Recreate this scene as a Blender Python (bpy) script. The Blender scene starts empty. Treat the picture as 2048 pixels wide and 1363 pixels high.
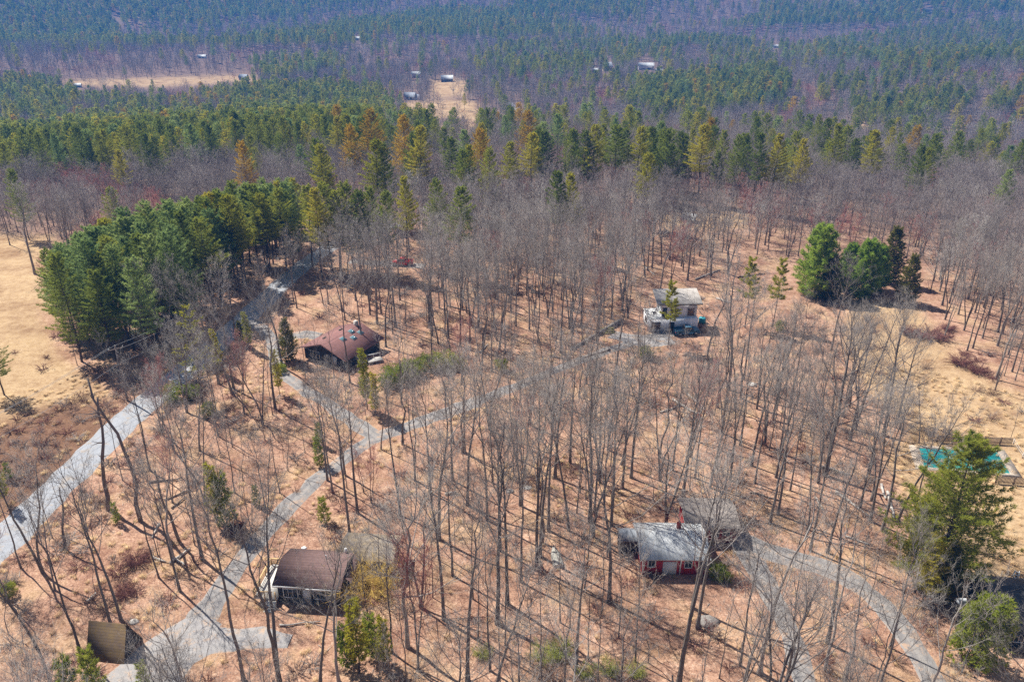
import bpy, math, random
import numpy as np

R = math.radians
SC = bpy.context.scene
COL = SC.collection

# ------------------------------------------------------------------ camera
CAM_H, PITCH, F = 68.0, R(25.5), 1592.89
cam_d = bpy.data.cameras.new('camera')
cam_d.lens, cam_d.sensor_width = 28.0, 36.0
cam_d.clip_start, cam_d.clip_end = 0.5, 20000
cam = bpy.data.objects.new('camera', cam_d)
COL.objects.link(cam)
cam.location = (0, 0, CAM_H)
cam.rotation_euler = (math.pi / 2 - PITCH, 0, 0)
SC.camera = cam

# ------------------------------------------------------------------ sky, sun, exposure
SUN_EL, SUN_AZ = R(52), R(-51)          # azimuth from +Y towards +X
w = bpy.data.worlds.new('World')
SC.world = w
w.use_nodes = True
nt = w.node_tree
sky = nt.nodes.new('ShaderNodeTexSky')
sky.sky_type = 'NISHITA'
sky.sun_disc = False
sky.sun_elevation, sky.sun_rotation = SUN_EL, -SUN_AZ
bg = nt.nodes['Background']
bg.inputs[1].default_value = 0.05
nt.links.new(sky.outputs[0], bg.inputs[0])
sun_d = bpy.data.lights.new('sun', 'SUN')
sun_d.energy, sun_d.angle, sun_d.color = 5.0, R(0.5), (1, 0.965, 0.905)
sun = bpy.data.objects.new('sun', sun_d)
COL.objects.link(sun)
sun.rotation_euler = (math.pi / 2 - SUN_EL, 0, math.pi - SUN_AZ)
vs = SC.view_settings
vs.view_transform, vs.look, vs.gamma, vs.exposure = 'Standard', 'None', 1.0, 0.74
cy = SC.cycles
cy.max_bounces, cy.diffuse_bounces, cy.glossy_bounces = 4, 2, 1
cy.transmission_bounces, cy.volume_bounces, cy.transparent_max_bounces = 2, 0, 4
cy.use_denoising = False
cy.caustics_reflective = cy.caustics_refractive = False

# ------------------------------------------------------------------ terrain
def sstep(a, b, x):
    t = np.clip((x - a) / (b - a), 0, 1)
    return t * t * (3 - 2 * t)

def hz(x, y):
    x = np.asarray(x, float); y = np.asarray(y, float)
    d = np.hypot(x, y)
    h = 0.25 * np.sin(x / 17 + 1) * np.sin(y / 23)
    h = h + sstep(350, 900, d) * 3.5 * np.sin(x / 130 + .6) * np.cos(y / 150 + .4)
    h = h - 48 * sstep(190, 720, d) + 30 * np.exp(-((x - 640) / 330) ** 2 - ((y - 800) / 170) ** 2)
    h = h + sstep(1400, 2700, d + 90 * np.sin(x / 260)) * 150 + sstep(900, 1500, d) * 7 * np.sin(x / 170 + 2) * np.sin(y / 190)
    return h

def P(px, py, z=None):
    """world x, y where the sight line through photo pixel px, py meets the ground (or height z above it)"""
    u, v = px - 1024.0, py - 681.5
    dx, dy, dz = u, F * math.cos(PITCH) - v * math.sin(PITCH), -F * math.sin(PITCH) - v * math.cos(PITCH)
    add = 0.0 if z is None else z
    t = (add - CAM_H) / dz
    for _ in range(70):
        t = .5 * t + .5 * (float(hz(dx * t, dy * t)) + add - CAM_H) / dz
    return dx * t, dy * t

def proj(x, y, z):
    x = np.asarray(x, float); y = np.asarray(y, float); z = np.asarray(z, float) - CAM_H
    dep = y * math.cos(PITCH) - z * math.sin(PITCH)
    up = y * math.sin(PITCH) + z * math.cos(PITCH)
    dep = np.maximum(dep, .1)
    return 1024 + F * x / dep, 681.5 - F * up / dep

def inpoly(px, py, poly):
    px = np.asarray(px, float); py = np.asarray(py, float)
    ins = np.zeros(px.shape, bool)
    n = len(poly)
    for i in range(n):
        x0, y0 = poly[i]; x1, y1 = poly[(i + 1) % n]
        c = ((y0 > py) != (y1 > py)) & (px < (x1 - x0) * (py - y0) / (y1 - y0 + 1e-9) + x0)
        ins ^= c
    return ins

# ------------------------------------------------------------------ materials
def new_mat(name):
    m = bpy.data.materials.new(name)
    m.use_nodes = True
    t = m.node_tree
    return m, t, t.nodes['Principled BSDF']

def N(t, kind, **kw):
    n = t.nodes.new(kind)
    for k, v in kw.items():
        setattr(n, k, v)
    return n

def ramp(t, stops):
    r = t.nodes.new('ShaderNodeValToRGB')
    e = r.color_ramp.elements
    while len(e) < len(stops):
        e.new(.5)
    for q, (p, c) in zip(e, stops):
        q.position = p
        q.color = (*c, 1)
    return r

def mix(t, fac, a, b, mode='MIX'):
    m = t.nodes.new('ShaderNodeMix')
    m.data_type, m.blend_type = 'RGBA', mode
    for sock, val in ((0, fac), (6, a), (7, b)):
        if hasattr(val, 'is_output') or hasattr(val, 'links'):
            t.links.new(val, m.inputs[sock])
        elif isinstance(val, (int, float)):
            m.inputs[sock].default_value = val
        else:
            m.inputs[sock].default_value = (*val, 1)
    return m.outputs[2]

def noise(t, scale, detail=4, rough=.6, vec=None):
    n = N(t, 'ShaderNodeTexNoise')
    n.inputs['Scale'].default_value = scale
    n.inputs['Detail'].default_value = detail
    n.inputs['Roughness'].default_value = rough
    if vec is not None:
        t.links.new(vec, n.inputs['Vector'])
    return n.outputs['Fac']

def coords(t, kind='Object'):
    return t.nodes.new('ShaderNodeTexCoord').outputs[kind]

def geo_pos(t):
    return t.nodes.new('ShaderNodeNewGeometry').outputs['Position']

def simple(name, c0, c1=None, scale=3.0, rough=.85, bump=0.0, stripes=None, metal=0.0):
    """surface that wanders between two colours; stripes = (axis, per metre, depth) adds boards or courses"""
    m, t, b = new_mat(name)
    co = coords(t)
    c1 = c1 or tuple(x * .72 for x in c0)
    nz = noise(t, scale, 5, .65, co)
    r = ramp(t, [(.3, c1), (.7, c0)])
    t.links.new(nz, r.inputs[0])
    out = r.outputs[0]
    hgt = nz
    if stripes:
        ax, per, dep = stripes
        s = N(t, 'ShaderNodeSeparateXYZ'); t.links.new(co, s.inputs[0])
        mu = N(t, 'ShaderNodeMath', operation='MULTIPLY'); mu.inputs[1].default_value = per
        t.links.new(s.outputs[ax], mu.inputs[0])
        fr = N(t, 'ShaderNodeMath', operation='FRACT'); t.links.new(mu.outputs[0], fr.inputs[0])
        lt = N(t, 'ShaderNodeMath', operation='LESS_THAN'); lt.inputs[1].default_value = .14
        t.links.new(fr.outputs[0], lt.inputs[0])
        out = mix(t, lt.outputs[0], out, mix(t, dep, out, (0, 0, 0)))
        fl = N(t, 'ShaderNodeMath', operation='FLOOR'); t.links.new(mu.outputs[0], fl.inputs[0])
        wn = N(t, 'ShaderNodeTexWhiteNoise', noise_dimensions='1D'); t.links.new(fl.outputs[0], wn.inputs['W'])
        mr = N(t, 'ShaderNodeMapRange'); mr.inputs[3].default_value = .86; mr.inputs[4].default_value = 1.12
        t.links.new(wn.outputs['Value'], mr.inputs[0])
        out = mix(t, 1.0, out, mr.outputs[0], 'MULTIPLY')
    t.links.new(out, b.inputs['Base Color'])
    b.inputs['Roughness'].default_value = rough
    b.inputs['Metallic'].default_value = metal
    b.inputs['Specular IOR Level'].default_value = .25
    if bump:
        bp = N(t, 'ShaderNodeBump'); bp.inputs['Strength'].default_value = bump; bp.inputs['Distance'].default_value = .08
        t.links.new(hgt, bp.inputs['Height']); t.links.new(bp.outputs[0], b.inputs['Normal'])
    return m

def glass_mat(name, c=(.03, .035, .04)):
    m, t, b = new_mat(name)
    b.inputs['Base Color'].default_value = (*c, 1)
    b.inputs['Roughness'].default_value = .08
    b.inputs['Specular IOR Level'].default_value = .6
    return m

def foliage(name, stops, transl=.55):
    """needles: colour differs from tree to tree and clump to clump, light passes through"""
    m, t, b = new_mat(name)
    t.nodes.remove(b)
    oi = N(t, 'ShaderNodeObjectInfo')
    nz = noise(t, .55, 3, .6, geo_pos(t))
    ad = N(t, 'ShaderNodeMath', operation='MULTIPLY_ADD'); ad.inputs[1].default_value = .55
    t.links.new(oi.outputs['Random'], ad.inputs[0])
    sb = N(t, 'ShaderNodeMath', operation='MULTIPLY_ADD'); sb.inputs[1].default_value = .9; sb.inputs[2].default_value = -.22
    t.links.new(nz, sb.inputs[0]); t.links.new(sb.outputs[0], ad.inputs[2])
    r = ramp(t, stops); t.links.new(ad.outputs[0], r.inputs[0])
    d = N(t, 'ShaderNodeBsdfDiffuse'); tr = N(t, 'ShaderNodeBsdfTranslucent'); mx = N(t, 'ShaderNodeMixShader')
    mx.inputs[0].default_value = transl
    t.links.new(r.outputs[0], d.inputs[0]); t.links.new(r.outputs[0], tr.inputs[0])
    t.links.new(d.outputs[0], mx.inputs[1]); t.links.new(tr.outputs[0], mx.inputs[2])
    t.links.new(mx.outputs[0], t.nodes['Material Output'].inputs[0])
    return m

def bark(name, lo, hi, scale=2.2):
    m, t, b = new_mat(name)
    oi = N(t, 'ShaderNodeObjectInfo')
    nz = noise(t, scale, 4, .7, geo_pos(t))
    ad = N(t, 'ShaderNodeMath', operation='MULTIPLY_ADD'); ad.inputs[1].default_value = .5
    sb = N(t, 'ShaderNodeMath', operation='MULTIPLY_ADD'); sb.inputs[1].default_value = .8; sb.inputs[2].default_value = -.15
    t.links.new(oi.outputs['Random'], ad.inputs[0]); t.links.new(nz, sb.inputs[0]); t.links.new(sb.outputs[0], ad.inputs[2])
    r = ramp(t, [(.1, lo), (.85, hi)]); t.links.new(ad.outputs[0], r.inputs[0])
    t.links.new(r.outputs[0], b.inputs['Base Color'])
    b.inputs['Roughness'].default_value = .95
    b.inputs['Specular IOR Level'].default_value = .1
    return m

M = {}
M['bark'] = bark('bark', (.10, .085, .073), (.29, .255, .225))
M['bark_pine'] = bark('pine_bark', (.05, .04, .034), (.14, .11, .09))
M['twig'] = bark('twigs', (.18, .15, .132), (.42, .37, .33))
M['twig_far'] = bark('far_twigs', (.15, .122, .11), (.35, .30, .275))
M['twig_pale'] = bark('pale_twigs', (.27, .245, .22), (.5, .45, .40))
M['twig_red'] = bark('red_budded_twigs', (.30, .10, .085), (.42, .20, .17))
M['bush'] = bark('bush_twigs', (.20, .12, .085), (.36, .235, .17))
M['bush_red'] = bark('red_bush_twigs', (.15, .06, .05), (.25, .12, .095))
M['scrub'] = bark('green_scrub_twigs', (.26, .28, .06), (.50, .50, .12))
M['bush_gold'] = bark('golden_twigs', (.42, .27, .06), (.66, .46, .14))
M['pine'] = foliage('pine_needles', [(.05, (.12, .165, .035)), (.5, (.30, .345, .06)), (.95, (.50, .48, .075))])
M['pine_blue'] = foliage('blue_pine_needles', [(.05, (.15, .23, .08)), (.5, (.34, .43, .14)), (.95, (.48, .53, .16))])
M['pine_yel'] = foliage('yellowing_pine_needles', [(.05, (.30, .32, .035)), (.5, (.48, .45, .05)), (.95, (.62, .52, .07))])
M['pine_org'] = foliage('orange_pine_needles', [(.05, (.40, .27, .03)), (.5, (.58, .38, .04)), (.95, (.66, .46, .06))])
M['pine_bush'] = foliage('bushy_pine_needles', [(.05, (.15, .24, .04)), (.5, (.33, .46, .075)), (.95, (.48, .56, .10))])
M['laurel'] = foliage('laurel_leaves', [(.05, (.16, .20, .03)), (.5, (.32, .37, .05)), (.95, (.48, .48, .08))])
M['cedar'] = foliage('cedar_needles', [(.05, (.11, .11, .025)), (.5, (.22, .21, .04)), (.95, (.34, .29, .06))])

# ------------------------------------------------------------------ mesh helpers
class MB:
    """collects faces; build() links them as ONE mesh object"""
    def __init__(s):
        s.v, s.f, s.n = [], [], 0

    def add(s, verts, faces, mi=0):
        verts = np.asarray(verts, float).reshape(-1, 3)
        faces = np.asarray(faces, int)
        s.v.append(verts); s.f.append((faces + s.n, mi)); s.n += len(verts)

    def box(s, x0, x1, y0, y1, z0, z1, mi=0):
        v = [(x, y, z) for z in (z0, z1) for y in (y0, y1) for x in (x0, x1)]
        s.add(v, [(0, 2, 3, 1), (4, 5, 7, 6), (0, 1, 5, 4), (2, 6, 7, 3), (0, 4, 6, 2), (1, 3, 7, 5)], mi)

    def prism(s, prof, a0, a1, axis=0, mi=0):
        """profile in (b, z) pushed along a from a0 to a1; axis 0: a = x, b = y; axis 1: a = y, b = x"""
        n = len(prof)
        v = [((a, b, z) if axis == 0 else (b, a, z)) for a in (a0, a1) for b, z in prof]
        base = s.n
        s.add(v, [(i, (i + 1) % n, n + (i + 1) % n, n + i) for i in range(n)], mi)
        s.f.append((np.array([list(range(n))]) + base, mi))
        s.f.append((np.array([list(range(2 * n - 1, n - 1, -1))]) + base, mi))

    def tube(s, pts, rad, sides=5, cap=True, mi=0):
        pts = np.asarray(pts, float); rad = np.broadcast_to(np.asarray(rad, float), (len(pts),))
        tan = np.gradient(pts, axis=0); tan /= np.linalg.norm(tan, axis=1, keepdims=True) + 1e-9
        ref = np.array([.31, .95, .05]) if abs(tan[:, 2]).mean() > .5 else np.array([.05, .1, .99])
        a = np.cross(tan, ref); a /= np.linalg.norm(a, axis=1, keepdims=True) + 1e-9
        b = np.cross(tan, a)
        th = np.linspace(0, 2 * np.pi, sides, endpoint=False)
        ring = pts[:, None] + rad[:, None, None] * (np.cos(th)[None, :, None] * a[:, None] + np.sin(th)[None, :, None] * b[:, None])
        n = len(pts)
        i = np.arange(n - 1)[:, None] * sides; j = np.arange(sides)[None]; k = (j + 1) % sides
        base = s.n
        s.add(ring.reshape(-1, 3), np.stack([i + j, i + k, i + sides + k, i + sides + j], -1).reshape(-1, 4), mi)
        if cap and sides > 2:
            s.f.append((np.array([list(range(sides))[::-1]]) + base, mi))
            s.f.append((np.array([list(range((n - 1) * sides, n * sides))]) + base, mi))

    def cones(s, p0, p1, r, mi=0):
        """many thin three-sided twigs at once"""
        p0 = np.asarray(p0, float); p1 = np.asarray(p1, float); r = np.broadcast_to(np.asarray(r, float), (len(p0),))
        d = p1 - p0; d /= np.linalg.norm(d, axis=1, keepdims=True) + 1e-9
        ref = np.where(np.abs(d[:, 2:3]) > .8, np.array([[1., 0, 0]]), np.array([[0, 0, 1.]]))
        a = np.cross(d, ref); a /= np.linalg.norm(a, axis=1, keepdims=True) + 1e-9
        b = np.cross(d, a)
        r = r[:, None]
        v = np.stack([p0 + a * r, p0 + (-.5 * a + .866 * b) * r, p0 + (-.5 * a - .866 * b) * r, p1], 1)
        i = np.arange(len(p0))[:, None] * 4
        f = np.concatenate([i + np.array([[0, 1, 3]]), i + np.array([[1, 2, 3]]), i + np.array([[2, 0, 3]])])
        s.add(v.reshape(-1, 3), f, mi)

    def tris(s, a, b, c, mi=0):
        n = len(a)
        s.add(np.stack([a, b, c], 1).reshape(-1, 3), np.arange(3 * n).reshape(n, 3), mi)

    def mesh(s, name, mats):
        me = bpy.data.meshes.new(name)
        v = np.concatenate(s.v)
        lens = np.concatenate([np.full(len(f), f.shape[1]) for f, _ in s.f])
        idx = np.concatenate([f.ravel() for f, _ in s.f])
        mi = np.concatenate([np.full(len(f), m) for f, m in s.f])
        me.vertices.add(len(v)); me.vertices.foreach_set('co', v.astype(np.float32).ravel())
        me.loops.add(len(idx)); me.loops.foreach_set('vertex_index', idx.astype(np.int32))
        me.polygons.add(len(lens))
        me.polygons.foreach_set('loop_start', np.concatenate([[0], np.cumsum(lens)[:-1]]).astype(np.int32))
        me.polygons.foreach_set('material_index', mi.astype(np.int32))
        for m in (mats if isinstance(mats, (list, tuple)) else [mats]):
            me.materials.append(m)
        me.update(calc_edges=True)
        return me

    def build(s, name, mats, parent=None, loc=None):
        o = bpy.data.objects.new(name, s.mesh(name, mats))
        COL.objects.link(o)
        if parent: o.parent = parent
        if loc is not None: o.location = loc
        return o

def tag(o, label, cat, group=None):
    o['label'], o['category'] = label, cat
    if group: o['group'] = group
    return o

def kind(o, k, label=None):
    o['kind'] = k
    if label: o['label'] = label
    return o

def empty(name, loc, rz=0.0, label=None, cat=None, group=None):
    o = bpy.data.objects.new(name, None)
    COL.objects.link(o)
    o.location, o.rotation_euler, o.empty_display_size = loc, (0, 0, rz), .5
    if label: tag(o, label, cat, group)
    return o

def bx(name, m, parent, *dims):
    b = MB(); b.box(*dims)
    return b.build(name, m, parent)

# ------------------------------------------------------------------ ground zones (photo pixels on the ground)
FIELD_L = [(-500, 455), (100, 470), (150, 530), (80, 620), (110, 700), (200, 770), (245, 800), (150, 812), (0, 860), (-600, 980)]
BRUSH_L = [(-600, 960), (0, 845), (150, 800), (250, 805), (210, 870), (110, 960), (-20, 1060), (-600, 1300)]
MEADOW_R = [(1700, 590), (1770, 600), (1825, 600), (1875, 670), (1960, 745), (2070, 800), (2300, 900), (2300, 960), (2048, 860), (1830, 850), (1740, 790), (1690, 700)]
YARD_R = [(1830, 850), (2300, 850), (2300, 1230), (2000, 1180), (1880, 1120), (1800, 1000), (1780, 920)]
FAR_FIELDS = [[(110, 161), (300, 154), (510, 149), (520, 161), (430, 168), (300, 174), (140, 172)],
              [(795, 205), (900, 200), (960, 205), (960, 232), (830, 240)], [(925, 222), (1050, 221), (1050, 240), (930, 243)],
              [(860, 160), (935, 160), (935, 192), (860, 196)], [(860, 250), (960, 246), (980, 262), (880, 270)],
              [(1640, 250), (1740, 245), (1740, 262), (1640, 268)], [(1890, 258), (1930, 256), (1930, 272), (1890, 272)],
              [(1320, 430), (1480, 420), (1500, 452), (1330, 460)], [(240, 40), (290, 40), (290, 47), (240, 47)]]

# ------------------------------------------------------------------ ground sheet
def build_ground():
    nr, nc = 430, 420
    d = 14 * (7000 / 14) ** (np.arange(nr) / (nr - 1))
    a = np.linspace(R(-62), R(62), nc)
    D, A = np.meshgrid(d, a, indexing='ij')
    X, Y = D * np.sin(A), D * np.cos(A)
    Z = hz(X, Y)
    b = MB()
    i = np.arange(nr - 1)[:, None] * nc + np.arange(nc - 1)[None]
    b.add(np.stack([X, Y, Z], -1).reshape(-1, 3), np.stack([i, i + nc, i + nc + 1, i + 1], -1).reshape(-1, 4)[:, ::-1])
    px, py = proj(X, Y, Z)
    wob = 6 * np.sin(X / 3.1 + 2 * np.sin(Y / 5.)) + 5 * np.sin(Y / 2.3 + X / 7.)
    sc_ = np.clip(60 / D, 0.02, 1)
    qx, qy = px + wob * sc_ * 2, py + wob * sc_
    g = np.zeros((nr, nc, 4), np.float32); g[..., 3] = 1
    field = np.zeros(X.shape, bool)
    for p in [FIELD_L, MEADOW_R, YARD_R] + FAR_FIELDS:
        field |= inpoly(qx, qy, p)
    g[..., 0] = field
    g[..., 1] = inpoly(qx, qy, BRUSH_L)
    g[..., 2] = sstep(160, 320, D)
    # soften the edges of the zones
    for c in (0, 1):
        f = g[..., c]
        for _ in range(2):
            f = (np.roll(f, 1, 0) + np.roll(f, -1, 0) + np.roll(f, 1, 1) + np.roll(f, -1, 1) + f) / 5
        g[..., c] = f
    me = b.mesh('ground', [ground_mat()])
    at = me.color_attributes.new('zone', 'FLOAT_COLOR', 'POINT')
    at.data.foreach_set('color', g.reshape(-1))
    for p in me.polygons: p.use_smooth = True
    o = bpy.data.objects.new('ground', me); COL.objects.link(o)
    kind(o, 'structure', 'ground under dry orange leaf litter and straw grass')

def ground_mat():
    m, t, b = new_mat('leaf_litter')
    pos = geo_pos(t)
    big = noise(t, .11, 6, .72, pos); mid = noise(t, .7, 5, .7, pos); fine = noise(t, 4.2, 4, .75, pos)
    r1 = ramp(t, [(.34, (.09, .05, .038)), (.43, (.29, .165, .115)), (.54, (.47, .285, .195)), (.67, (.70, .54, .41))])
    mx = N(t, 'ShaderNodeMath', operation='MULTIPLY_ADD'); mx.inputs[1].default_value = .62
    m2 = N(t, 'ShaderNodeMath', operation='MULTIPLY'); m2.inputs[1].default_value = .38
    t.links.new(mid, m2.inputs[0]); t.links.new(fine, mx.inputs[0]); t.links.new(m2.outputs[0], mx.inputs[2])
    t.links.new(mx.outputs[0], r1.inputs[0])
    rb = ramp(t, [(.34, (.66, .58, .55)), (.50, (.98, .95, .92)), (.64, (1.12, 1.12, 1.08))]); t.links.new(big, rb.inputs[0])
    leaf = mix(t, 1, r1.outputs[0], rb.outputs[0], 'MULTIPLY')
    r2 = ramp(t, [(.32, (.22, .135, .07)), (.47, (.44, .30, .17)), (.70, (.62, .47, .30))])
    t.links.new(mx.outputs[0], r2.inputs[0])
    straw = mix(t, 1, r2.outputs[0], rb.outputs[0], 'MULTIPLY')
    gr = ramp(t, [(.48, (0, 0, 0)), (.63, (.5, .5, .5))]); t.links.new(noise(t, .16, 3, .6, pos), gr.inputs[0])
    leaf = mix(t, gr.outputs[0], leaf, straw)
    r3 = ramp(t, [(.30, (.08, .045, .03)), (.48, (.19, .105, .065)), (.72, (.34, .21, .13))]); t.links.new(mx.outputs[0], r3.inputs[0])
    at = N(t, 'ShaderNodeVertexColor', layer_name='zone')
    sp = N(t, 'ShaderNodeSeparateColor'); t.links.new(at.outputs[0], sp.inputs[0])
    far = mix(t, .78, leaf, (.17, .125, .105))  # distant litter darkened and greyed: shade under the woods put into its colour
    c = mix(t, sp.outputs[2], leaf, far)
    c = mix(t, sp.outputs[0], c, straw)
    c = mix(t, sp.outputs[1], c, r3.outputs[0])
    t.links.new(c, b.inputs['Base Color'])
    b.inputs['Roughness'].default_value = 1; b.inputs['Specular IOR Level'].default_value = 0
    bp = N(t, 'ShaderNodeBump'); bp.inputs['Strength'].default_value = .55; bp.inputs['Distance'].default_value = .25
    t.links.new(mx.outputs[0], bp.inputs['Height']); t.links.new(bp.outputs[0], b.inputs['Normal'])
    return m

build_ground()

# ------------------------------------------------------------------ roads and drives
ROADS = []          # world polylines with half width, for keeping trees off

def smooth_line(pts, step=1.0):
    pts = np.asarray(pts, float)
    for _ in range(3):
        q = [pts[0]]
        for a, c in zip(pts[:-1], pts[1:]):
            q += [.75 * a + .25 * c, .25 * a + .75 * c]
        q.append(pts[-1]); pts = np.array(q)
    s = np.concatenate([[0], np.cumsum(np.hypot(*np.diff(pts, axis=0).T))])
    n = max(3, int(s[-1] / step))
    t = np.linspace(0, s[-1], n)
    return np.stack([np.interp(t, s, pts[:, 0]), np.interp(t, s, pts[:, 1])], 1)

def strip(name, pxs, width, mat, z=.03, label=None, ragged=.2):
    line = smooth_line([P(x, y) for x, y in pxs])
    wd = np.interp(np.linspace(0, 1, len(line)), np.linspace(0, 1, len(np.atleast_1d(width))), np.atleast_1d(width)) / 2
    ROADS.append((line, wd.max()))
    tan = np.gradient(line, axis=0); tan /= np.linalg.norm(tan, axis=1, keepdims=True)
    nrm = np.stack([-tan[:, 1], tan[:, 0]], 1)
    k = 9
    off = np.linspace(-1, 1, k)
    rng = np.random.default_rng(len(pxs))
    jl = np.interp(np.arange(len(line)), np.arange(0, len(line) + 2, 2), rng.normal(0, ragged, len(np.arange(0, len(line) + 2, 2))))
    jr = np.interp(np.arange(len(line)), np.arange(0, len(line) + 2, 2), rng.normal(0, ragged, len(np.arange(0, len(line) + 2, 2))))
    ww = np.where(off[None] < 0, wd[:, None] + jl[:, None], wd[:, None] + jr[:, None])
    pt = line[:, None] + nrm[:, None] * (off[None] * ww)[..., None]
    crown = .06 * (1 - off ** 2)[None]
    zz = hz(pt[..., 0], pt[..., 1]) + z + crown
    zz[:, 0] -= .1; zz[:, -1] -= .1
    b = MB()
    i = np.arange(len(line) - 1)[:, None] * k + np.arange(k - 1)[None]
    b.add(np.dstack([pt, zz]).reshape(-1, 3), np.stack([i, i + 1, i + k + 1, i + k], -1).reshape(-1, 4)[:, ::-1])
    me = b.mesh(name, [mat])
    uv = me.attributes.new('across', 'FLOAT', 'POINT')
    uv.data.foreach_set('value', np.tile(off, len(line)).astype(np.float32))
    o = bpy.data.objects.new(name, me); COL.objects.link(o)
    return kind(o, 'structure', label)

def road_mat(name, base, dark, edge, rut):
    m, t, b = new_mat(name)
    pos = geo_pos(t)
    at = N(t, 'ShaderNodeAttribute', attribute_name='across')
    ab = N(t, 'ShaderNodeMath', operation='ABSOLUTE'); t.links.new(at.outputs['Fac'], ab.inputs[0])
    r = ramp(t, [(.3, dark), (.7, base)]); t.links.new(noise(t, 1.1, 6, .75, pos), r.inputs[0])
    ca = r.outputs[0]
    fr = ramp(t, [(.35, (.8, .8, .8)), (.65, (1.15, 1.15, 1.15))]); t.links.new(noise(t, 6, 4, .8, pos), fr.inputs[0])
    ca = mix(t, 1, ca, fr.outputs[0], 'MULTIPLY')
    wv = ramp(t, [(.12, (.55,) * 3), (.3, (0, 0, 0)), (.62, (0, 0, 0)), (.75, (.45,) * 3)]); t.links.new(ab.outputs[0], wv.inputs[0])
    ca = mix(t, wv.outputs[0], ca, rut)
    ee = N(t, 'ShaderNodeMath', operation='MULTIPLY_ADD'); ee.inputs[1].default_value = .5
    t.links.new(noise(t, .9, 4, .7, pos), ee.inputs[0]); t.links.new(ab.outputs[0], ee.inputs[2])
    em = ramp(t, [(1.02, (0, 0, 0)), (1.16, (1, 1, 1))])
    em.color_ramp.elements[0].position = .86; em.color_ramp.elements[1].position = .99
    e2 = N(t, 'ShaderNodeMath', operation='MULTIPLY'); e2.inputs[1].default_value = .78
    t.links.new(ee.outputs[0], e2.inputs[0]); t.links.new(e2.outputs[0], em.inputs[0])
    ca = mix(t, em.outputs[0], ca, edge)
    lf = ramp(t, [(.52, (0, 0, 0)), (.63, (.7,) * 3)]); t.links.new(noise(t, .55, 6, .8, pos), lf.inputs[0])
    ca = mix(t, lf.outputs[0], ca, edge)
    t.links.new(ca, b.inputs['Base Color'])
    b.inputs['Roughness'].default_value = .9; b.inputs['Specular IOR Level'].default_value = .2
    bp = N(t, 'ShaderNodeBump'); bp.inputs['Strength'].default_value = .25; bp.inputs['Distance'].default_value = .04
    t.links.new(noise(t, 9, 3, .8, pos), bp.inputs['Height']); t.links.new(bp.outputs[0], b.inputs['Normal'])
    return m

M['asphalt'] = road_mat('old_asphalt', (.42, .43, .455), (.29, .30, .315), (.36, .28, .20), (.34, .35, .365))
M['gravel'] = road_mat('gravel', (.29, .275, .26), (.19, .175, .17), (.50, .32, .20), (.36, .33, .30))
M['gravel_pale'] = road_mat('pale_gravel', (.40, .38, .36), (.28, .26, .25), (.52, .34, .21), (.33, .31, .30))
strip('road', [(-420, 1390), (-120, 1190), (0, 1090), (100, 990), (180, 910), (255, 838), (330, 775), (400, 715), (470, 655), (540, 590), (600, 535), (660, 492), (740, 462), (830, 440)],
      [6.3, 6.3, 6.2, 6.0, 5.6, 5.6], M['asphalt'], .05, 'pale grey country road along the pines')
strip('gravel_drive', [(330, 1340), (400, 1240), (450, 1165), (500, 1100), (560, 1030), (620, 970), (680, 925), (735, 880), (800, 858), (880, 830), (960, 800), (1040, 768), (1120, 735), (1200, 705), (1280, 680), (1345, 665)],
      [4.4, 3.4, 3.0, 3.0, 3.2, 3.6, 2.8, 2.5, 2.7, 3.6], M['gravel'], .035, 'gravel drive through the wood')
strip('gravel_drive', [(760, 880), (700, 835), (640, 800), (585, 765), (553, 735), (548, 700), (540, 670), (505, 640)],
      [4.0, 2.8, 2.8, 2.8, 3.2], M['gravel'], .043, 'gravel drive past the red-roofed house')
strip('gravel_drive', [(552, 690), (590, 668), (640, 672)], [3.4, 4.0], M['gravel'], .05, 'short gravel spur behind the red-roofed house')
strip('gravel_yard', [(230, 1420), (330, 1310), (420, 1235)], [8, 8.5, 5], M['gravel_pale'], .051, 'gravel parking yard beside the shed')
strip('gravel_yard', [(380, 1290), (470, 1275), (580, 1282)], [6, 3.4, 2.2], M['gravel_pale'], .059, 'gravel spur of the parking yard')
strip('driveway', [(1475, 1075), (1540, 1105), (1640, 1130), (1720, 1165), (1790, 1235), (1840, 1310), (1900, 1420)],
      [4.6, 4.2, 3.5, 3.4, 3.2, 3.2], M['gravel'], .035, 'grey driveway curving from the red house')
strip('driveway', [(1490, 1095), (1530, 1160), (1565, 1230), (1595, 1300), (1620, 1400)], [4.4, 3.0, 2.7, 2.6], M['gravel'], .043, 'grey driveway in front of the red house')
strip('gravel_yard', [(1225, 668), (1290, 686), (1345, 680)], [4, 5.5, 4], M['gravel_pale'], .051, 'gravel turning place by the white house')
strip('gravel_yard', [(700, 522), (780, 528), (850, 532)], [4, 4.5, 4], M['gravel_pale'], .03, 'gravel pad under the red pickup')
strip('far_road', [(1018, 205), (1035, 222), (1065, 240), (1095, 250), (1130, 262), (1150, 275)], [6, 7, 6], M['asphalt'], .2, 'distant road between the fields')

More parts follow.
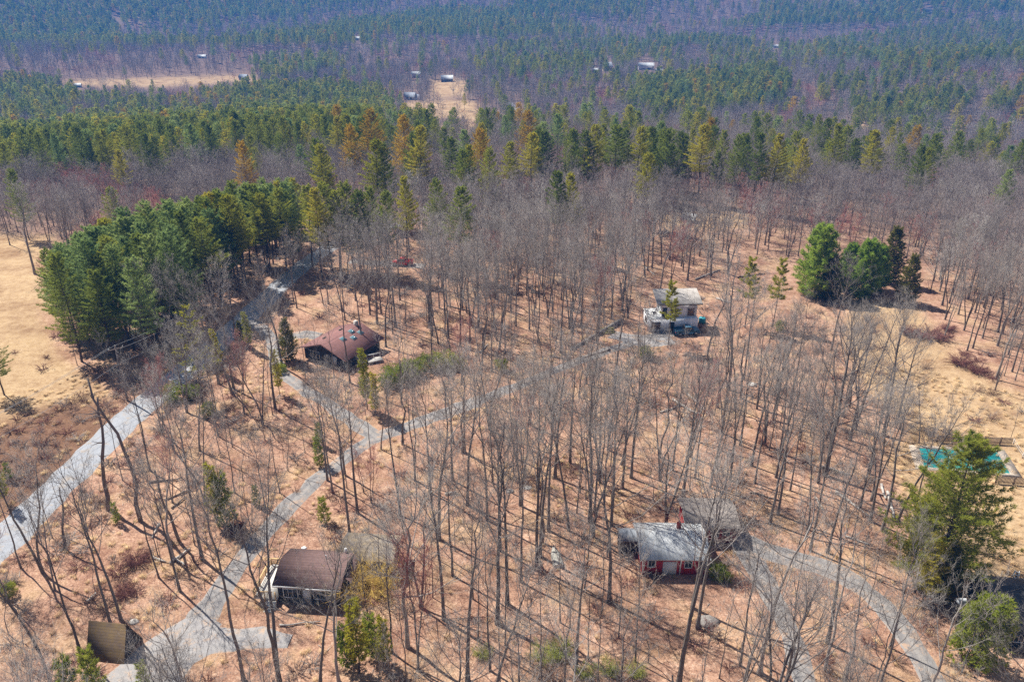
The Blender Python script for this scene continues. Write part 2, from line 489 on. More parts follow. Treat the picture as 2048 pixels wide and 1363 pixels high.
# ------------------------------------------------------------------ houses
M['shingle_brown'] = simple('brown_shingles', (.20, .125, .11), (.14, .085, .075), 2.5, .9, .3, (1, 3.2, .35))
M['shingle_grey'] = simple('grey_shingles', (.27, .25, .245), (.20, .185, .185), 2.0, .9, .3, (1, 3.2, .3))
M['shingle_tan'] = simple('weathered_tan_shingles', (.40, .345, .30), (.29, .25, .225), 1.6, .9, .3, (1, 3.2, .25))
M['shingle_red'] = simple('faded_red_shingles', (.31, .155, .135), (.22, .11, .10), 1.4, .9, .3, (0, 3.2, .25))
M['shingle_dark'] = simple('dark_shingles', (.085, .083, .085), (.05, .05, .055), 2.0, .9, .3, (1, 3.2, .3))
M['roof_white'] = simple('pale_metal_roof', (.62, .63, .62), (.45, .46, .46), 1.1, .55, .1, (0, 2.2, .18))
M['roof_slate'] = simple('blue_grey_roof', (.33, .35, .38), (.24, .26, .29), 1.5, .8, .1, (0, 2, .2))
M['roof_drift'] = simple('driftwood_grey_roof', (.46, .42, .38), (.33, .30, .27), 1.4, .85, .2, (1, 3, .25))
M['wall_dark'] = simple('dark_board_wall', (.060, .058, .060), (.04, .039, .042), 3, .85, .1, (0, 5, .5))
M['wall_brown'] = simple('brown_board_wall', (.15, .12, .10), (.10, .08, .07), 3, .9, .1, (0, 5, .4))
M['wall_red'] = simple('barn_red_boards', (.50, .028, .028), (.36, .02, .02), 3, .7, .1, (0, 4, .45))
M['wall_white'] = simple('white_board_wall', (.86, .86, .87), (.78, .78, .80), 2, .7, .05, (0, 5, .12))
M['wall_blue'] = simple('blue_grey_siding', (.34, .40, .47), (.26, .31, .38), 2, .8, .05, (2, 4, .2))
M['wall_tan'] = simple('tan_siding', (.50, .36, .25), (.40, .28, .20), 2, .8, .05, (2, 4, .2))
M['white'] = simple('white_paint', (.80, .80, .78), (.68, .67, .65), 3, .6)
M['timber'] = simple('new_timber', (.66, .45, .22), (.52, .33, .15), 2.5, .8, .1)
M['deck'] = simple('bleached_deck_boards', (.74, .71, .64), (.62, .58, .52), 2.5, .8, .1, (0, 6, .3))
M['moss'] = simple('mossy_shingles', (.135, .09, .04), (.09, .062, .045), 1.3, .95, .4, (2, 3.4, .35))
M['dark_metal'] = simple('dark_metal', (.05, .05, .055), (.03, .03, .03), 5, .5)
M['grey_metal'] = simple('grey_metal', (.42, .43, .44), (.33, .34, .35), 3, .45)
M['glass'] = glass_mat('window_glass')
M['glass_sky'] = glass_mat('skylight_glass', (.10, .19, .22))
M['glass_brown'] = glass_mat('brown_tinted_glass', (.17, .10, .055))
M['stone'] = simple('field_stone', (.34, .31, .28), (.17, .15, .135), 2.6, .95, .6)
M['stone_moss'] = simple('mossy_stone', (.34, .29, .09), (.20, .17, .08), 1.6, .95, .5)
M['concrete'] = simple('pale_concrete', (.62, .58, .52), (.50, .46, .42), 1.4, .9, .2)
M['log'] = simple('bleached_log', (.58, .53, .47), (.40, .35, .30), 2.2, .95, .3)
M['log_brown'] = simple('rotting_log', (.24, .18, .14), (.13, .10, .08), 2.2, .95, .4)
M['snag'] = bark('dead_wood', (.11, .085, .07), (.26, .21, .18))
M['rust'] = simple('brick_red', (.30, .05, .04), (.20, .04, .035), 3, .8, .2)

HOUSE_BOXES = []      # footprints kept clear of trees: (origin, angle, a0, a1, b0, b1)

class House:
    """a = along the front, b = away from the viewer, z up; every part is a child of one Empty"""
    def __init__(s, name, label, cat, front0, front1, z, group=None):
        p0, p1 = np.array(P(*front0, z)), np.array(P(*front1, z))
        s.len = float(np.hypot(*(p1 - p0))); s.ang = math.atan2(p1[1] - p0[1], p1[0] - p0[0]); s.o = p0
        s.z0 = float(hz(*p0)) - .05
        s.e = empty(name, (p0[0], p0[1], s.z0), s.ang, label, cat, group)

    def loc(s, px, py, z):
        d = np.array(P(px, py, z)) - s.o
        return d[0] * math.cos(s.ang) + d[1] * math.sin(s.ang), -d[0] * math.sin(s.ang) + d[1] * math.cos(s.ang)

    def foot(s, a0, a1, b0, b1):
        HOUSE_BOXES.append((s.o, s.ang, a0, a1, b0, b1))

    def walls(s, a0, a1, b0, b1, zE, rise, mat, ridge='a', name='wall', mid=None, z0=-.6):
        if ridge == 'a':
            m = (b0 + b1) / 2 if mid is None else mid
            prof = [(b0, z0), (b1, z0), (b1, zE), (m, zE + rise), (b0, zE)]
            b = MB(); b.prism(prof, a0, a1, 0)
        else:
            m = (a0 + a1) / 2 if mid is None else mid
            prof = [(a0, z0), (a1, z0), (a1, zE), (m, zE + rise), (a0, zE)]
            b = MB(); b.prism(prof, b0, b1, 1)
        s.foot(a0, a1, b0, b1)
        return b.build(name, mat, s.e)

    def roof(s, a0, a1, b0, b1, zE, rise, mat, ridge='a', ov=.4, th=.16, name='roof', mid=None, lift=.02):
        lo, hi = (b0, b1) if ridge == 'a' else (a0, a1)
        m = (lo + hi) / 2 if mid is None else mid
        s0, s1 = rise / (m - lo), rise / (hi - m)
        pr = [(lo - ov, zE - ov * s0 + lift), (m, zE + rise + lift), (hi + ov, zE - ov * s1 + lift),
              (hi + ov, zE - ov * s1 + th + lift), (m, zE + rise + th + lift + .03), (lo - ov, zE - ov * s0 + th + lift)]
        b = MB()
        if ridge == 'a': b.prism(pr, a0 - ov, a1 + ov, 0)
        else: b.prism(pr, b0 - ov, b1 + ov, 1)
        return b.build(name, mat, s.e)

    def window(s, face, u0, u1, z0, z1, at, glass='glass', frame='white', fw=.09, name='window', mull=1):
        """face 'f' front (at = b), 'k' back, 'l' (at = a) or 'r'"""
        sg = {'f': -1, 'k': 1, 'l': -1, 'r': 1}[face]
        b = MB(); g = MB()
        def put(mb, p0, p1, q0, q1, d0, d1):
            lo, hi = sorted((at + sg * d0, at + sg * d1))
            if face in 'fk': mb.box(p0, p1, lo, hi, q0, q1)
            else: mb.box(lo, hi, p0, p1, q0, q1)
        put(b, u0 - fw, u0, z0 - fw, z1 + fw, -.02, .06); put(b, u1, u1 + fw, z0 - fw, z1 + fw, -.02, .06)
        put(b, u0, u1, z1, z1 + fw, -.02, .06); put(b, u0, u1, z0 - fw, z0, -.02, .08)
        for k in range(mull):
            c = u0 + (u1 - u0) * (k + 1) / (mull + 1)
            put(b, c - .025, c + .025, z0, z1, -.02, .05)
        put(g, u0, u1, z0, z1, -.03, .02)
        fo = b.build(name, M[frame], s.e)
        g.build('pane', M[glass], fo)
        return fo

    def door(s, face, u0, u1, z1, at, mat='white', z0=0.02):
        sg = {'f': -1, 'k': 1, 'l': -1, 'r': 1}[face]
        lo, hi = sorted((at - sg * .02, at + sg * .05))
        d = bx('door', M[mat], s.e, *((u0, u1, lo, hi) if face in 'fk' else (lo, hi, u0, u1)), z0, z1)
        k = MB(); c = u1 - .12
        q = np.array([[c, at + sg * .05, (z0 + z1) / 2], [c, at + sg * .13, (z0 + z1) / 2]]) if face in 'fk' else np.array([[at + sg * .05, c, (z0 + z1) / 2], [at + sg * .13, c, (z0 + z1) / 2]])
        k.tube(q, .04, 6); k.build('handle', M['dark_metal'], d)
        return d

    def part(s, name, mat, *dims):
        return bx(name, mat, s.e, *dims)

def pipe(parent, name, mat, x, y, z0, z1, r=.08):
    b = MB(); b.tube([(x, y, z0), (x, y, z1)], r, 8)
    return b.build(name, mat, parent)

# --- brown cabin with timber deck
h = House('brown_cabin', 'dark cabin with brown shingle roof, grey roofed wing and new timber deck', 'house', (548, 1164), (676, 1172), 2.9)
L = h.len
D = 5.6
h.walls(.3, L, 0, D, 2.9, .95, M['wall_dark'])
h.roof(.3, L, 0, D, 2.9, .95, M['shingle_brown'])
h.part('fascia', M['white'], -.12, L * .5, -.48, -.425, 2.66, 2.86)
h.part('fascia', M['white'], L * .5, L + .4, -.52, -.43, 2.60, 2.78)
h.window('f', 1.0, 2.6, .9, 2.1, 0, mull=2); h.window('f', 4.6, 6.0, .9, 2.1, 0); h.door('f', 3.3, 4.2, 2.15, 0)
h.window('l', 1.3, 2.4, 1.0, 2.0, .3)
pipe(h.e, 'vent_pipe', M['white'], 5.2, 3.6, 3.3, 4.3, .07)
a0, b0 = h.loc(676, 1120, 2.7); a1, b1 = h.loc(781, 1121, 2.7)
WB = (b0 + b1) / 2
h.walls(a0 + .1, a1, WB + .35, WB + 4.6, 2.7, .55, M['wall_brown'])
h.roof(a0 + .1, a1, WB + .35, WB + 4.6, 2.7, .55, simple('lichen_grey_shingles', (.38, .285, .165), (.23, .21, .20), .7, .95, .3, (1, 3.2, .25)))
h.window('f', a0 + 3.2, a0 + 4.6, 1.0, 2.1, WB + .35); h.door('f', a0 + 1.6, a0 + 2.5, 2.1, WB + .35, 'white')
pipe(h.e, 'vent_pipe', M['white'], a0 + .7, WB + .9, 2.8, 3.7, .17)
h.walls(L - .02, L + 1.2, 1.2, WB + .5, 2.5, .5, M['wall_dark'], ridge='b')
h.roof(L + .02, L + 1.2, 1.2, WB + .5, 2.5, .5, M['shingle_brown'], ridge='b', ov=.1)
h.foot(-3.2, .3, -.8, D)
dk = bx('deck', M['deck'], h.e, -2.5, .28, -.5, D - .4, .78, .92)
for x, y in ((-2.45, -.45), (-2.45, 1.4), (-2.45, 3.2), (-2.45, D - .45), (0.1, -.45), (-1.2, -.45), (-1.2, D - .45)):
    bx('post', M['timber'], dk, x - .06, x + .06, y - .06, y + .06, -.4, 1.9)
rb = MB()
for z in (1.15, 1.42, 1.68):
    rb.box(-2.51, -2.47, -.5, D - .4, z, z + .09)
    rb.box(-2.45, .28, D - .44, D - .40, z, z + .09)
rb.box(-2.55, -2.35, -.5, D - .4, 1.9, 1.95)
rb.box(-2.34, .28, D - .52, D - .36, 1.9, 1.95)
rb.box(-2.34, -.2, -.56, -.40, 1.9, 1.95)
for k in range(12):
    rb.box(-2.3 + k * .18, -2.26 + k * .18, -.5, -.46, .95, 1.88)
rb.build('railing', M['timber'], dk)
sb = MB()
for k in range(4): bx('step', M['deck'], dk, -1.0, .2, -.85 - .3 * k, -.56 - .3 * k, -.3, .7 - .2 * k)
CABIN = h

# --- red house with pale metal roof
h = House('red_house', 'red board house with pale metal roof and tan roofed wing', 'house', (1286, 1113), (1414, 1114), 2.7)
L = h.len; D = 6.2
h.walls(0, L, 0, D, 2.7, 1.05, M['wall_red'])
h.roof(0, L, 0, D, 2.7, 1.05, M['roof_white'], ov=.45)
h.window('f', .75, 1.5, 1.3, 2.3, 0, fw=.14); h.door('f', 2.5, 4.2, 2.05, 0); h.window('f', 5.2, 6.0, 1.2, 2.2, 0); h.window('f', 6.9, 7.7, 1.2, 2.2, 0)
for a in (.0, 4.6, L - .06):
    h.part('corner_board', M['white'], a - .02, a + .12, -.06, .0, 0, 2.62)
a0, b0 = h.loc(1240, 1078, 2.3); a1, _ = h.loc(1280, 1078, 2.3)
h.walls(a0, -.0, b0 + .3, D - .4, 2.2, .6, M['wall_brown'], mid=D - 1.4)
h.roof(a0 + .2, -.42, b0 + .3, D - .4, 2.2, .6, M['roof_slate'], mid=D - 1.4, ov=.35)
h.part('corner_board', M['white'], a0 - .02, a0 + .10, b0 + .24, b0 + .3, 0, 2.1)
a0, b0 = h.loc(1412, 1056, 2.6); a1, b1 = h.loc(1476, 1057, 2.6)
a0 -= 2.2; WB = b0 + .35
h.walls(a0, a1, WB, WB + 5.6, 2.6, .7, M['wall_red'])
h.roof(a0, a1, WB, WB + 5.6, 2.6, .7, M['shingle_tan'])
h.window('f', a1 - 1.7, a1 - .9, 1.3, 2.1, WB); h.window('f', a0 + 3.1, a0 + 4.0, 1.1, 2.1, WB)
h.part('fascia', M['wall_brown'], a0 + 2, a1 + .4, WB - .47, WB - .42, 2.3, 2.46)
h.part('link_wall', M['wall_red'], L - 1.4, L - .3, D - .1, WB + .4, -.4, 2.4)
h.part('chimney', M['rust'], *(lambda q: (q[0] - .25, q[0] + .25, q[1] - .25, q[1] + .25))(h.loc(1357, 1058, 3.2)), 2.4, 4.3)
RED = h

# --- white modern house
h = House('white_house', 'white flat-fronted house with sloping grey roof and railed roof deck', 'house', (1296.5, 663), (1396, 661), 0)
L = h.len
LB, UB0, UB1 = 5.2, 1.6, 5.2
h.part('lower_wall', M['wall_white'], 0, L * .98, 0, LB, -.4, 2.75); h.foot(0, L, 0, UB1)
h.part('roof_deck', M['white'], -.12, 3.7, -.12, LB + .1, 2.755, 2.93)
h.window('l', 1.6, 3.6, .9, 2.3, 0, mull=1); h.window('f', .5, 2.4, .4, 2.1, 0, 'glass_brown', mull=1)
h.door('f', 4.2, 5.2, 2.1, 0, 'wall_dark')
rl = MB()
for z in (3.35, 3.85):
    rl.tube([(-.05, LB, z), (-.05, -.05, z), (3.6, -.05, z)], .025, 5)
for k in range(8): rl.tube([(-.05, LB * k / 7, 2.9), (-.05, LB * k / 7, 3.87)], .028, 5)
for k in range(1, 6): rl.tube([(3.6 * k / 5, -.05, 2.9), (3.6 * k / 5, -.05, 3.87)], .028, 5)
rl.build('railing', M['dark_metal'], h.e)
for q in ((1.2, 2.4), (2.4, 3.9)):
    h.part('skylight', M['glass'], q[0], q[0] + .8, q[1], q[1] + .8, 2.95, 3.12)
# upper storey: roof highest at its far left corner, falling to the front
ua0, ua1, ub0, ub1 = 2.6, L * .96, .9, UB1
uw = MB()
uw.prism([(ub0, 2.7), (ub1, 2.7), (ub1, 6.75), (ub0, 5.75)], ua0, ua1, 0)
uw.build('upper_wall', M['wall_white'], h.e)
rf = MB()
sl = 1.0 / (ub1 - ub0)
rf.prism([(ub0 - .6, 5.77 - .6 * sl), (ub1 + .5, 6.77 + .5 * sl), (ub1 + .5, 6.99 + .5 * sl), (ub0 - .6, 5.99 - .6 * sl)], ua0 - 1.1, ua1 + .9, 0)
rf.build('roof', M['roof_drift'], h.e)
h.part('fascia', M['wall_brown'], ua0 - 1.1, ua1 + .9, ub0 - .67, ub0 - .61, 5.75 - .6 * sl, 5.99 - .6 * sl)
h.window('f', ua1 - 1.9, ua1 - .5, 3.0, 4.7, ub0, 'glass_brown', mull=0)
h.window('f', ua0 + 1.9, ua0 + 3.4, 3.7, 4.7, ub0, 'glass_brown', mull=1)
h.door('f', ua0 + .25, ua0 + 1.15, 4.9, ub0, 'glass', 2.95)
h.window('l', 3.0, 4.6, 3.6, 5.0, ua0, 'glass_sky')
WHITE = h

# --- low dark house with faded red roof
h = House('red_roofed_house', 'low dark walled house with broad faded red roof and skylights', 'house', (604, 716), (692, 742), 0)
L = h.len; D = 11.0
h.walls(.4, L - .4, .5, D - .5, 2.4, 1.75, M['wall_dark'], ridge='b')
h.roof(.4, L - .4, .5, D - .5, 2.4, 1.75, M['shingle_red'], ridge='b', ov=.7)
h.window('f', 2, 4, .8, 2.0, .5, mull=2); h.window('f', 5.5, 6.6, .8, 2.0, .5)
h.door('f', 7.4, 8.3, 2.1, .5)
slp = 1.75 / (L / 2 - .4)
for q, (a, b) in enumerate(((6.6, 4.3), (7.6, 6.2), (6.0, 7.4), (7.3, 8.6))):
    a = L * .5 + (a - 5) * .9
    zt = 2.4 + 1.75 - (a - L / 2) * slp + .2
    k = MB(); k.prism([(a - .5, zt + .5 * slp - .06), (a + .5, zt - .5 * slp - .06), (a + .5, zt - .5 * slp + .1), (a - .5, zt + .5 * slp + .1)], b - .55, b + .55, 1)
    sk = k.build('skylight', M['grey_metal'], h.e)
    k = MB(); k.prism([(a - .42, zt + .42 * slp + .08), (a + .42, zt - .42 * slp + .08), (a + .42, zt - .42 * slp + .125), (a - .42, zt + .42 * slp + .125)], b - .47, b + .47, 1)
    k.build('pane', M['glass_sky'], sk)
for a, b in ((L / 2 - 2.4, 3.4), (L / 2 - 2.0, 7.6)):
    zt = 2.4 + 1.75 - abs(a - L / 2) * slp
    h.part('roof_vent', M['wall_brown'], a - .15, a + .15, b - .4, b + .4, zt - .1, zt + .42)
pipe(h.e, 'vent_pipe', M['dark_metal'], L / 2 + 1.1, 9.2, 3.8, 5.0, .08)
h.part('chimney', M['concrete'], L / 2 - .3, L / 2 + .4, D - 1.5, D - .9, 3.8, 5.2)
REDROOF = h

# --- small A-shaped shed with mossy roof
h = House('mossy_shed', 'small steep A-shaped shed with mossy brown roof beside the gravel yard', 'shed', (172, 1322), (246, 1330), 0)
L = max(h.len, 3.8); D = 4.0
h.walls(.15, L - .15, .3, D - .3, .25, 3.55, M['wall_brown'])
h.roof(.1, L - .1, .3, D - .3, .25, 3.55, M['moss'], ov=.14, th=.14)
lt = MB()
for k in range(4):
    hh = [2.9, 2.2, 1.5, .8][k]; ww = (D / 2 - .35) * (1 - (hh - .25) / 3.55) + .02
    lt.box(L - .15, L - .09, D / 2 - ww, D / 2 + ww, hh, hh + .07)
for k in (-1, 0, 1):
    lt.box(L - .14, L - .10, D / 2 + k * .55 - .03, D / 2 + k * .55 + .03, .2, 3.2 - abs(k) * 1.15)
lt.build('lattice', M['log'], h.e)
h.door('r', D / 2 - .45, D / 2 + .45, 1.9, L - .16, 'wall_dark')
SHED = h

# --- dark roofed house at the lower right
h = House('dark_roofed_house', 'house with dark shingle roof behind the rounded evergreen, flag at its corner', 'house', (1990, 1290), (2110, 1300), 0)
L = 11; D = 8
h.walls(0, L, 0, D, 2.7, 2.2, M['wall_dark'])
h.roof(0, L, 0, D, 2.7, 2.2, M['shingle_dark'], ov=.5)
h.window('f', 1.2, 2.6, .9, 2.1, 0, mull=2); h.door('f', 4, 5, 2.1, 0)
h.window('l', 2.6, 4.4, .9, 2.1, 0); h.part('chimney', M['rust'], 7, 7.8, 4.6, 5.4, 3.5, 6)
DARK = h

# --- distant houses
def far_house(wpx, px, py, wd, dp, zE, rise, ang, roofm, wallm, label, ridge='a', name='far_house', wing=False):
    x, y = P(px, py); kk = np.hypot(x, y) / F
    q_ = wpx * kk / wd; wd *= q_; dp *= q_; zE *= q_; rise *= q_
    e = House.__new__(House)
    e.o, e.ang, e.len, e.z0 = np.array([x, y]), R(ang), wd, float(hz(x, y)) - .2
    e.e = empty(name, (x, y, e.z0), e.ang, label, 'house', 'houses scattered in the far woods')
    e.walls(-wd / 2, wd / 2, 0, dp, zE, rise, M[wallm], ridge, z0=-1)
    e.roof(-wd / 2, wd / 2, 0, dp, zE, rise, M[roofm], ridge, ov=.6, th=.3)
    e.window('f', -wd * .3, -wd * .08, 1.0, 2.3, 0, fw=.15); e.window('f', wd * .1, wd * .32, 1.0, 2.3, 0, fw=.15)
    if wing:
        e.walls(wd / 2 - .2, wd * .95, dp * .2, dp * .9, zE * .8, rise * .7, M[wallm], 'a', z0=-1)
        e.roof(wd / 2 + .6, wd * .95, dp * .2, dp * .9, zE * .8, rise * .7, M[roofm], 'a', ov=.5, th=.3)
    FAR_H.append((px, py, wpx))
    return e

FAR_H = []
far_house(22, 1375, 445, 6.5, 6, 2.8, 2.0, -28, 'roof_white', 'wall_white', 'small white house with bright pale roof among bare trees beyond the white house')
far_house(20, 818, 200, 8, 6, 2.6, 2.6, -12, 'roof_slate', 'wall_white', 'long house with blue-grey roof above the straw field', wing=True)
far_house(16, 832, 156, 9, 7, 4, 2, 6, 'roof_white', 'wall_white', 'white house standing between dark spires of evergreens')
far_house(22, 894, 164, 11, 8, 3, 2.6, 3, 'roof_white', 'wall_brown', 'dark barn with white edged roof above a pale slope', name='far_barn')
far_house(18, 1216, 142, 9, 8, 4, 3.4, 20, 'roof_slate', 'wall_tan', 'tan gabled house with blue side among distant trees')
far_house(28, 1292, 140, 15, 9, 4, 2.4, -4, 'roof_white', 'wall_white', 'long white roofed building in the distant woods', name='far_barn')
far_house(13, 1318, 147, 7, 5, 2.6, 1.5, -4, 'roof_white', 'wall_white', 'low white outbuilding next to the long white roofed building', name='far_barn')
far_house(14, 234, 41, 16, 11, 4, 4, 4, 'shingle_dark', 'wall_blue', 'dark roofed house alone on the hazy far hillside')
far_house(14, 403, 117, 13, 8, 3, 2.4, 3, 'roof_white', 'wall_white', 'tiny bright roofed house at the foot of the far hill')
far_house(14, 485, 160, 10, 8, 3.5, 3, -10, 'roof_slate', 'wall_blue', 'grey-blue house at the end of the long straw field')
far_house(10, 155, 175, 7, 5, 2.6, 1.8, 10, 'roof_white', 'wall_blue', 'small pale roofed shed at the near edge of the long straw field')
far_house(8, 714, 80, 9, 7, 3.5, 2.5, 0, 'roof_white', 'wall_white', 'white speck of a house under the far slope')
far_house(16, 1855, 28, 15, 10, 4, 3.5, 0, 'shingle_dark', 'wall_white', 'dark roofed house high on the far slope above the pine ridge')
far_house(14, 1093, 278, 9, 6, 3, 1.5, 15, 'roof_white', 'wall_white', 'white shed by the distant road below the straw field', name='far_shed')
far_house(12, 1190, 145, 8, 6, 3, 2, 0, 'roof_white', 'wall_tan', 'low cream building in a gap left of the tan gabled house')
far_house(10, 1552, 96, 12, 8, 3.5, 2.4, 5, 'roof_white', 'wall_white', 'white house under the pine ridge')

# ------------------------------------------------------------------ pool, fences
def z_at(x, y): return float(hz(x, y))
pool = empty('swimming_pool', (*P(1930, 922), z_at(*P(1930, 922))), 0, 'turquoise swimming pool with pale concrete edge behind the big pine', 'pool')
pl = [np.array(P(*q)) for q in ((1848, 934), (2020, 948), (1993, 904), (1838, 896))]
pc = np.array(P(1930, 922))
zb = max(z_at(*(pl[0] * a * b + pl[1] * (1 - a) * b + pl[3] * a * (1 - b) + pl[2] * (1 - a) * (1 - b))) for a in np.linspace(-.15, 1.15, 9) for b in np.linspace(-.2, 1.2, 9)) + .10
def quad_ring(o, i, z0, z1):
    b = MB(); n = 4
    vo = [(q[0] - pc[0], q[1] - pc[1]) for q in o]; vi = [(q[0] - pc[0], q[1] - pc[1]) for q in i]
    zz = z_at(*pc)
    v = [(x, y, z1 - zz) for x, y in vo] + [(x, y, z1 - zz) for x, y in vi] + [(x, y, z0 - zz) for x, y in vo] + [(x, y, z0 - zz) for x, y in vi]
    f = []
    for k in range(4):
        m_ = (k + 1) % 4
        f += [(k, m_, 4 + m_, 4 + k), (8 + k, 8 + m_, m_, k)[::1], (4 + k, 4 + m_, 12 + m_, 12 + k)]
    b.add(v, f)
    return b
cen = sum(pl) / 4
def grow(q, d):
    v = q - cen; return q + v / np.hypot(*v) * d
quad_ring([grow(q, 1.5) for q in pl], pl, zb - .5, zb).build('coping', simple('tan_pool_deck', (.56, .46, .36), (.44, .36, .28), 1.4, .9, .2, (0, 4, .2)), pool)
mw, tw, bw = new_mat('pool_water')
bw.inputs['Roughness'].default_value = .12
rw = ramp(tw, [(.35, (.003, .21, .21)), (.65, (.01, .36, .32))]); tw.links.new(noise(tw, .35, 3, .5, geo_pos(tw)), rw.inputs[0])
tw.links.new(rw.outputs[0], bw.inputs['Base Color'])
bpw = N(tw, 'ShaderNodeBump'); bpw.inputs['Strength'].default_value = .08; tw.links.new(noise(tw, 2.5, 2, .5, geo_pos(tw)), bpw.inputs['Height']); tw.links.new(bpw.outputs[0], bw.inputs['Normal'])
wb = MB(); wb.add([(q[0] - pc[0], q[1] - pc[1], zb - .06 - z_at(*pc)) for q in pl], [(0, 1, 2, 3)])
wb.build('pool_water', mw, pool)
hr = MB()
for s_ in (0, .5):
    q = pl[1] * .35 + pl[2] * .65 - pc + np.array([.15, s_])
    hr.tube([(q[0] + .5, q[1], .1), (q[0] + .5, q[1], .85), (q[0] + .1, q[1], 1.05), (q[0] - .35, q[1], .7), (q[0] - .4, q[1], -.1)], .03, 6)
hr.build('pool_ladder', M['grey_metal'], pool)

def fence(pxs, hgt, mat, label, step=.17, slat=.085, rails=(.25, .85), name='picket_fence'):
    pts = smooth_line([P(*q) for q in pxs], step) if len(pxs) > 2 else None
    if pts is None:
        a, b_ = np.array(P(*pxs[0])), np.array(P(*pxs[1])); n = int(np.hypot(*(b_ - a)) / step)
        pts = a + (b_ - a) * np.linspace(0, 1, n)[:, None]
    o = pts[0]; e = empty(name, (*o, z_at(*o)), 0, label, 'fence')
    z = hz(pts[:, 0], pts[:, 1]) - z_at(*o)
    sl, rl_ = MB(), MB()
    q = pts - o
    for k in range(len(q)):
        w_ = slat / 2
        sl.box(q[k, 0] - w_, q[k, 0] + w_, q[k, 1] - w_ * .5, q[k, 1] + w_ * .5, z[k] + .08, z[k] + hgt)
    for f_ in rails:
        rl_.tube(np.column_stack([q[:, 0], q[:, 1] + slat * .8, z + hgt * f_]), .035, 4)
    sl.build('picket_panel', mat, e); rl_.build('rail', mat, e)
    for k in range(0, len(q), max(1, int(2.4 / step))):
        p_ = MB(); p_.box(q[k, 0] - .06, q[k, 0] + .06, q[k, 1] - .06, q[k, 1] + .06, z[k] - .3, z[k] + hgt + .1)
        p_.build('post', mat, e)
    return e

M['fence_brown'] = simple('weathered_fence', (.17, .12, .09), (.11, .08, .06), 4, .9)
fence([(1872, 884), (2022, 889)], 1.25, M['fence_brown'], 'brown picket fence along the far edge of the pool lawn')
fence([(1990, 966), (2120, 976)], 1.25, M['fence_brown'], 'brown picket fence along the near edge of the pool')
fence([(2028, 1163), (2110, 1168)], 1.3, M['wall_dark'], 'dark picket fence behind the dark roofed house')
fence([(2026, 888), (2054, 930)], .9, M['log'], 'pale leaning rail fence at the pool corner', 1.2, .06, (.5, .95), 'rail_fence')

# ------------------------------------------------------------------ vehicles
M['car_red'] = simple('red_car_paint', (.55, .015, .012), (.50, .012, .01), 2, .3)
M['car_blue'] = simple('blue_car_paint', (.05, .14, .22), (.045, .12, .19), 2, .35)
M['car_silver'] = simple('silver_car_paint', (.45, .47, .50), (.40, .42, .45), 2, .35)
M['tyre'] = simple('tyre_rubber', (.03, .03, .03), (.02, .02, .02), 4, .9)
M['lamp'] = simple('lamp_glass', (.8, .8, .75), (.7, .7, .66), 4, .2)
M['lamp_red'] = simple('tail_lamp', (.4, .02, .02), (.3, .02, .02), 4, .3)

def vehicle(px, py, ang, paint, label, pickup=True, name='pickup_truck'):
    x, y = P(px, py)
    e = empty(name, (x, y, z_at(x, y) + .06), R(ang), label, 'pickup truck' if pickup else 'car')
    w2 = .93
    lower = [(-2.55, .45), (2.55, .45), (2.62, .75), (2.5, 1.02), (1.35, 1.1), (-2.55, 1.1)] if pickup else [(-2.2, .35), (2.2, .35), (2.25, .65), (2.05, .85), (1.1, .95), (-2.1, 1.0), (-2.25, .7)]
    b = MB(); b.prism([(a, z) for a, z in lower], -w2, w2, 1)
    b.build('body', paint, e)
    cabp = [(-.55, 1.1), (1.35, 1.1), (.75, 1.78), (-.45, 1.8)] if pickup else [(-1.75, .98), (1.05, .95), (.35, 1.42), (-1.1, 1.45)]
    b = MB(); b.prism(cabp, -w2 + .12, w2 - .12, 1); b.build('cab', M['glass'], e)
    rp = [(-.47, 1.79), (.77, 1.77), (.72, 1.86), (-.42, 1.88)] if pickup else [(-1.12, 1.44), (.37, 1.41), (.3, 1.5), (-1.05, 1.52)]
    b = MB(); b.prism(rp, -w2 + .1, w2 - .1, 1); b.build('cab_roof', paint, e)
    if pickup:
        b = MB(); b.box(-2.5, -.65, -w2, -w2 + .1, 1.1, 1.32); b.box(-2.5, -.65, w2 - .1, w2, 1.1, 1.32); b.box(-2.56, -2.5, -w2, w2, 1.1, 1.32)
        b.build('bed_rail', paint, e)
    for a in ((1.65, -1.6) if pickup else (1.4, -1.35)):
        for s_ in (-1, 1):
            b = MB(); b.tube([(a, s_ * (w2 - .22), .4), (a, s_ * (w2 + .02), .4)], .4, 14)
            tq = b.build('wheel', M['tyre'], e)
            b = MB(); b.tube([(a, s_ * (w2 + .0), .4), (a, s_ * (w2 + .035), .4)], .22, 12); b.build('rim', M['grey_metal'], tq)
    for s_ in (-1, 1):
        bx('headlight', M['lamp'], e, *((2.56, 2.63) if pickup else (2.16, 2.26)), s_ * .7 - .16, s_ * .7 + .16, .68, .84)
        bx('tail_light', M['lamp_red'], e, *((-2.6, -2.55) if pickup else (-2.29, -2.2)), s_ * .76 - .1, s_ * .76 + .1, .72, .98)
    bx('bumper', M['grey_metal'], e, *((2.58, 2.72) if pickup else (2.2, 2.3)), -w2, w2, .42, .6)
    HOUSE_BOXES.append((np.array([x, y]), R(ang), -3, 3, -1.4, 1.4))
    return e

vehicle(806, 530, 178, M['car_red'], 'bright red pickup parked on a gravel pad under the trees')
vehicle(1372, 668, 10, M['car_blue'], 'old blue pickup in the shade against the white house')
vehicle(1287, 446, 15, M['car_silver'], 'silver car parked by the small pale roofed house in the woods', False, 'parked_car')

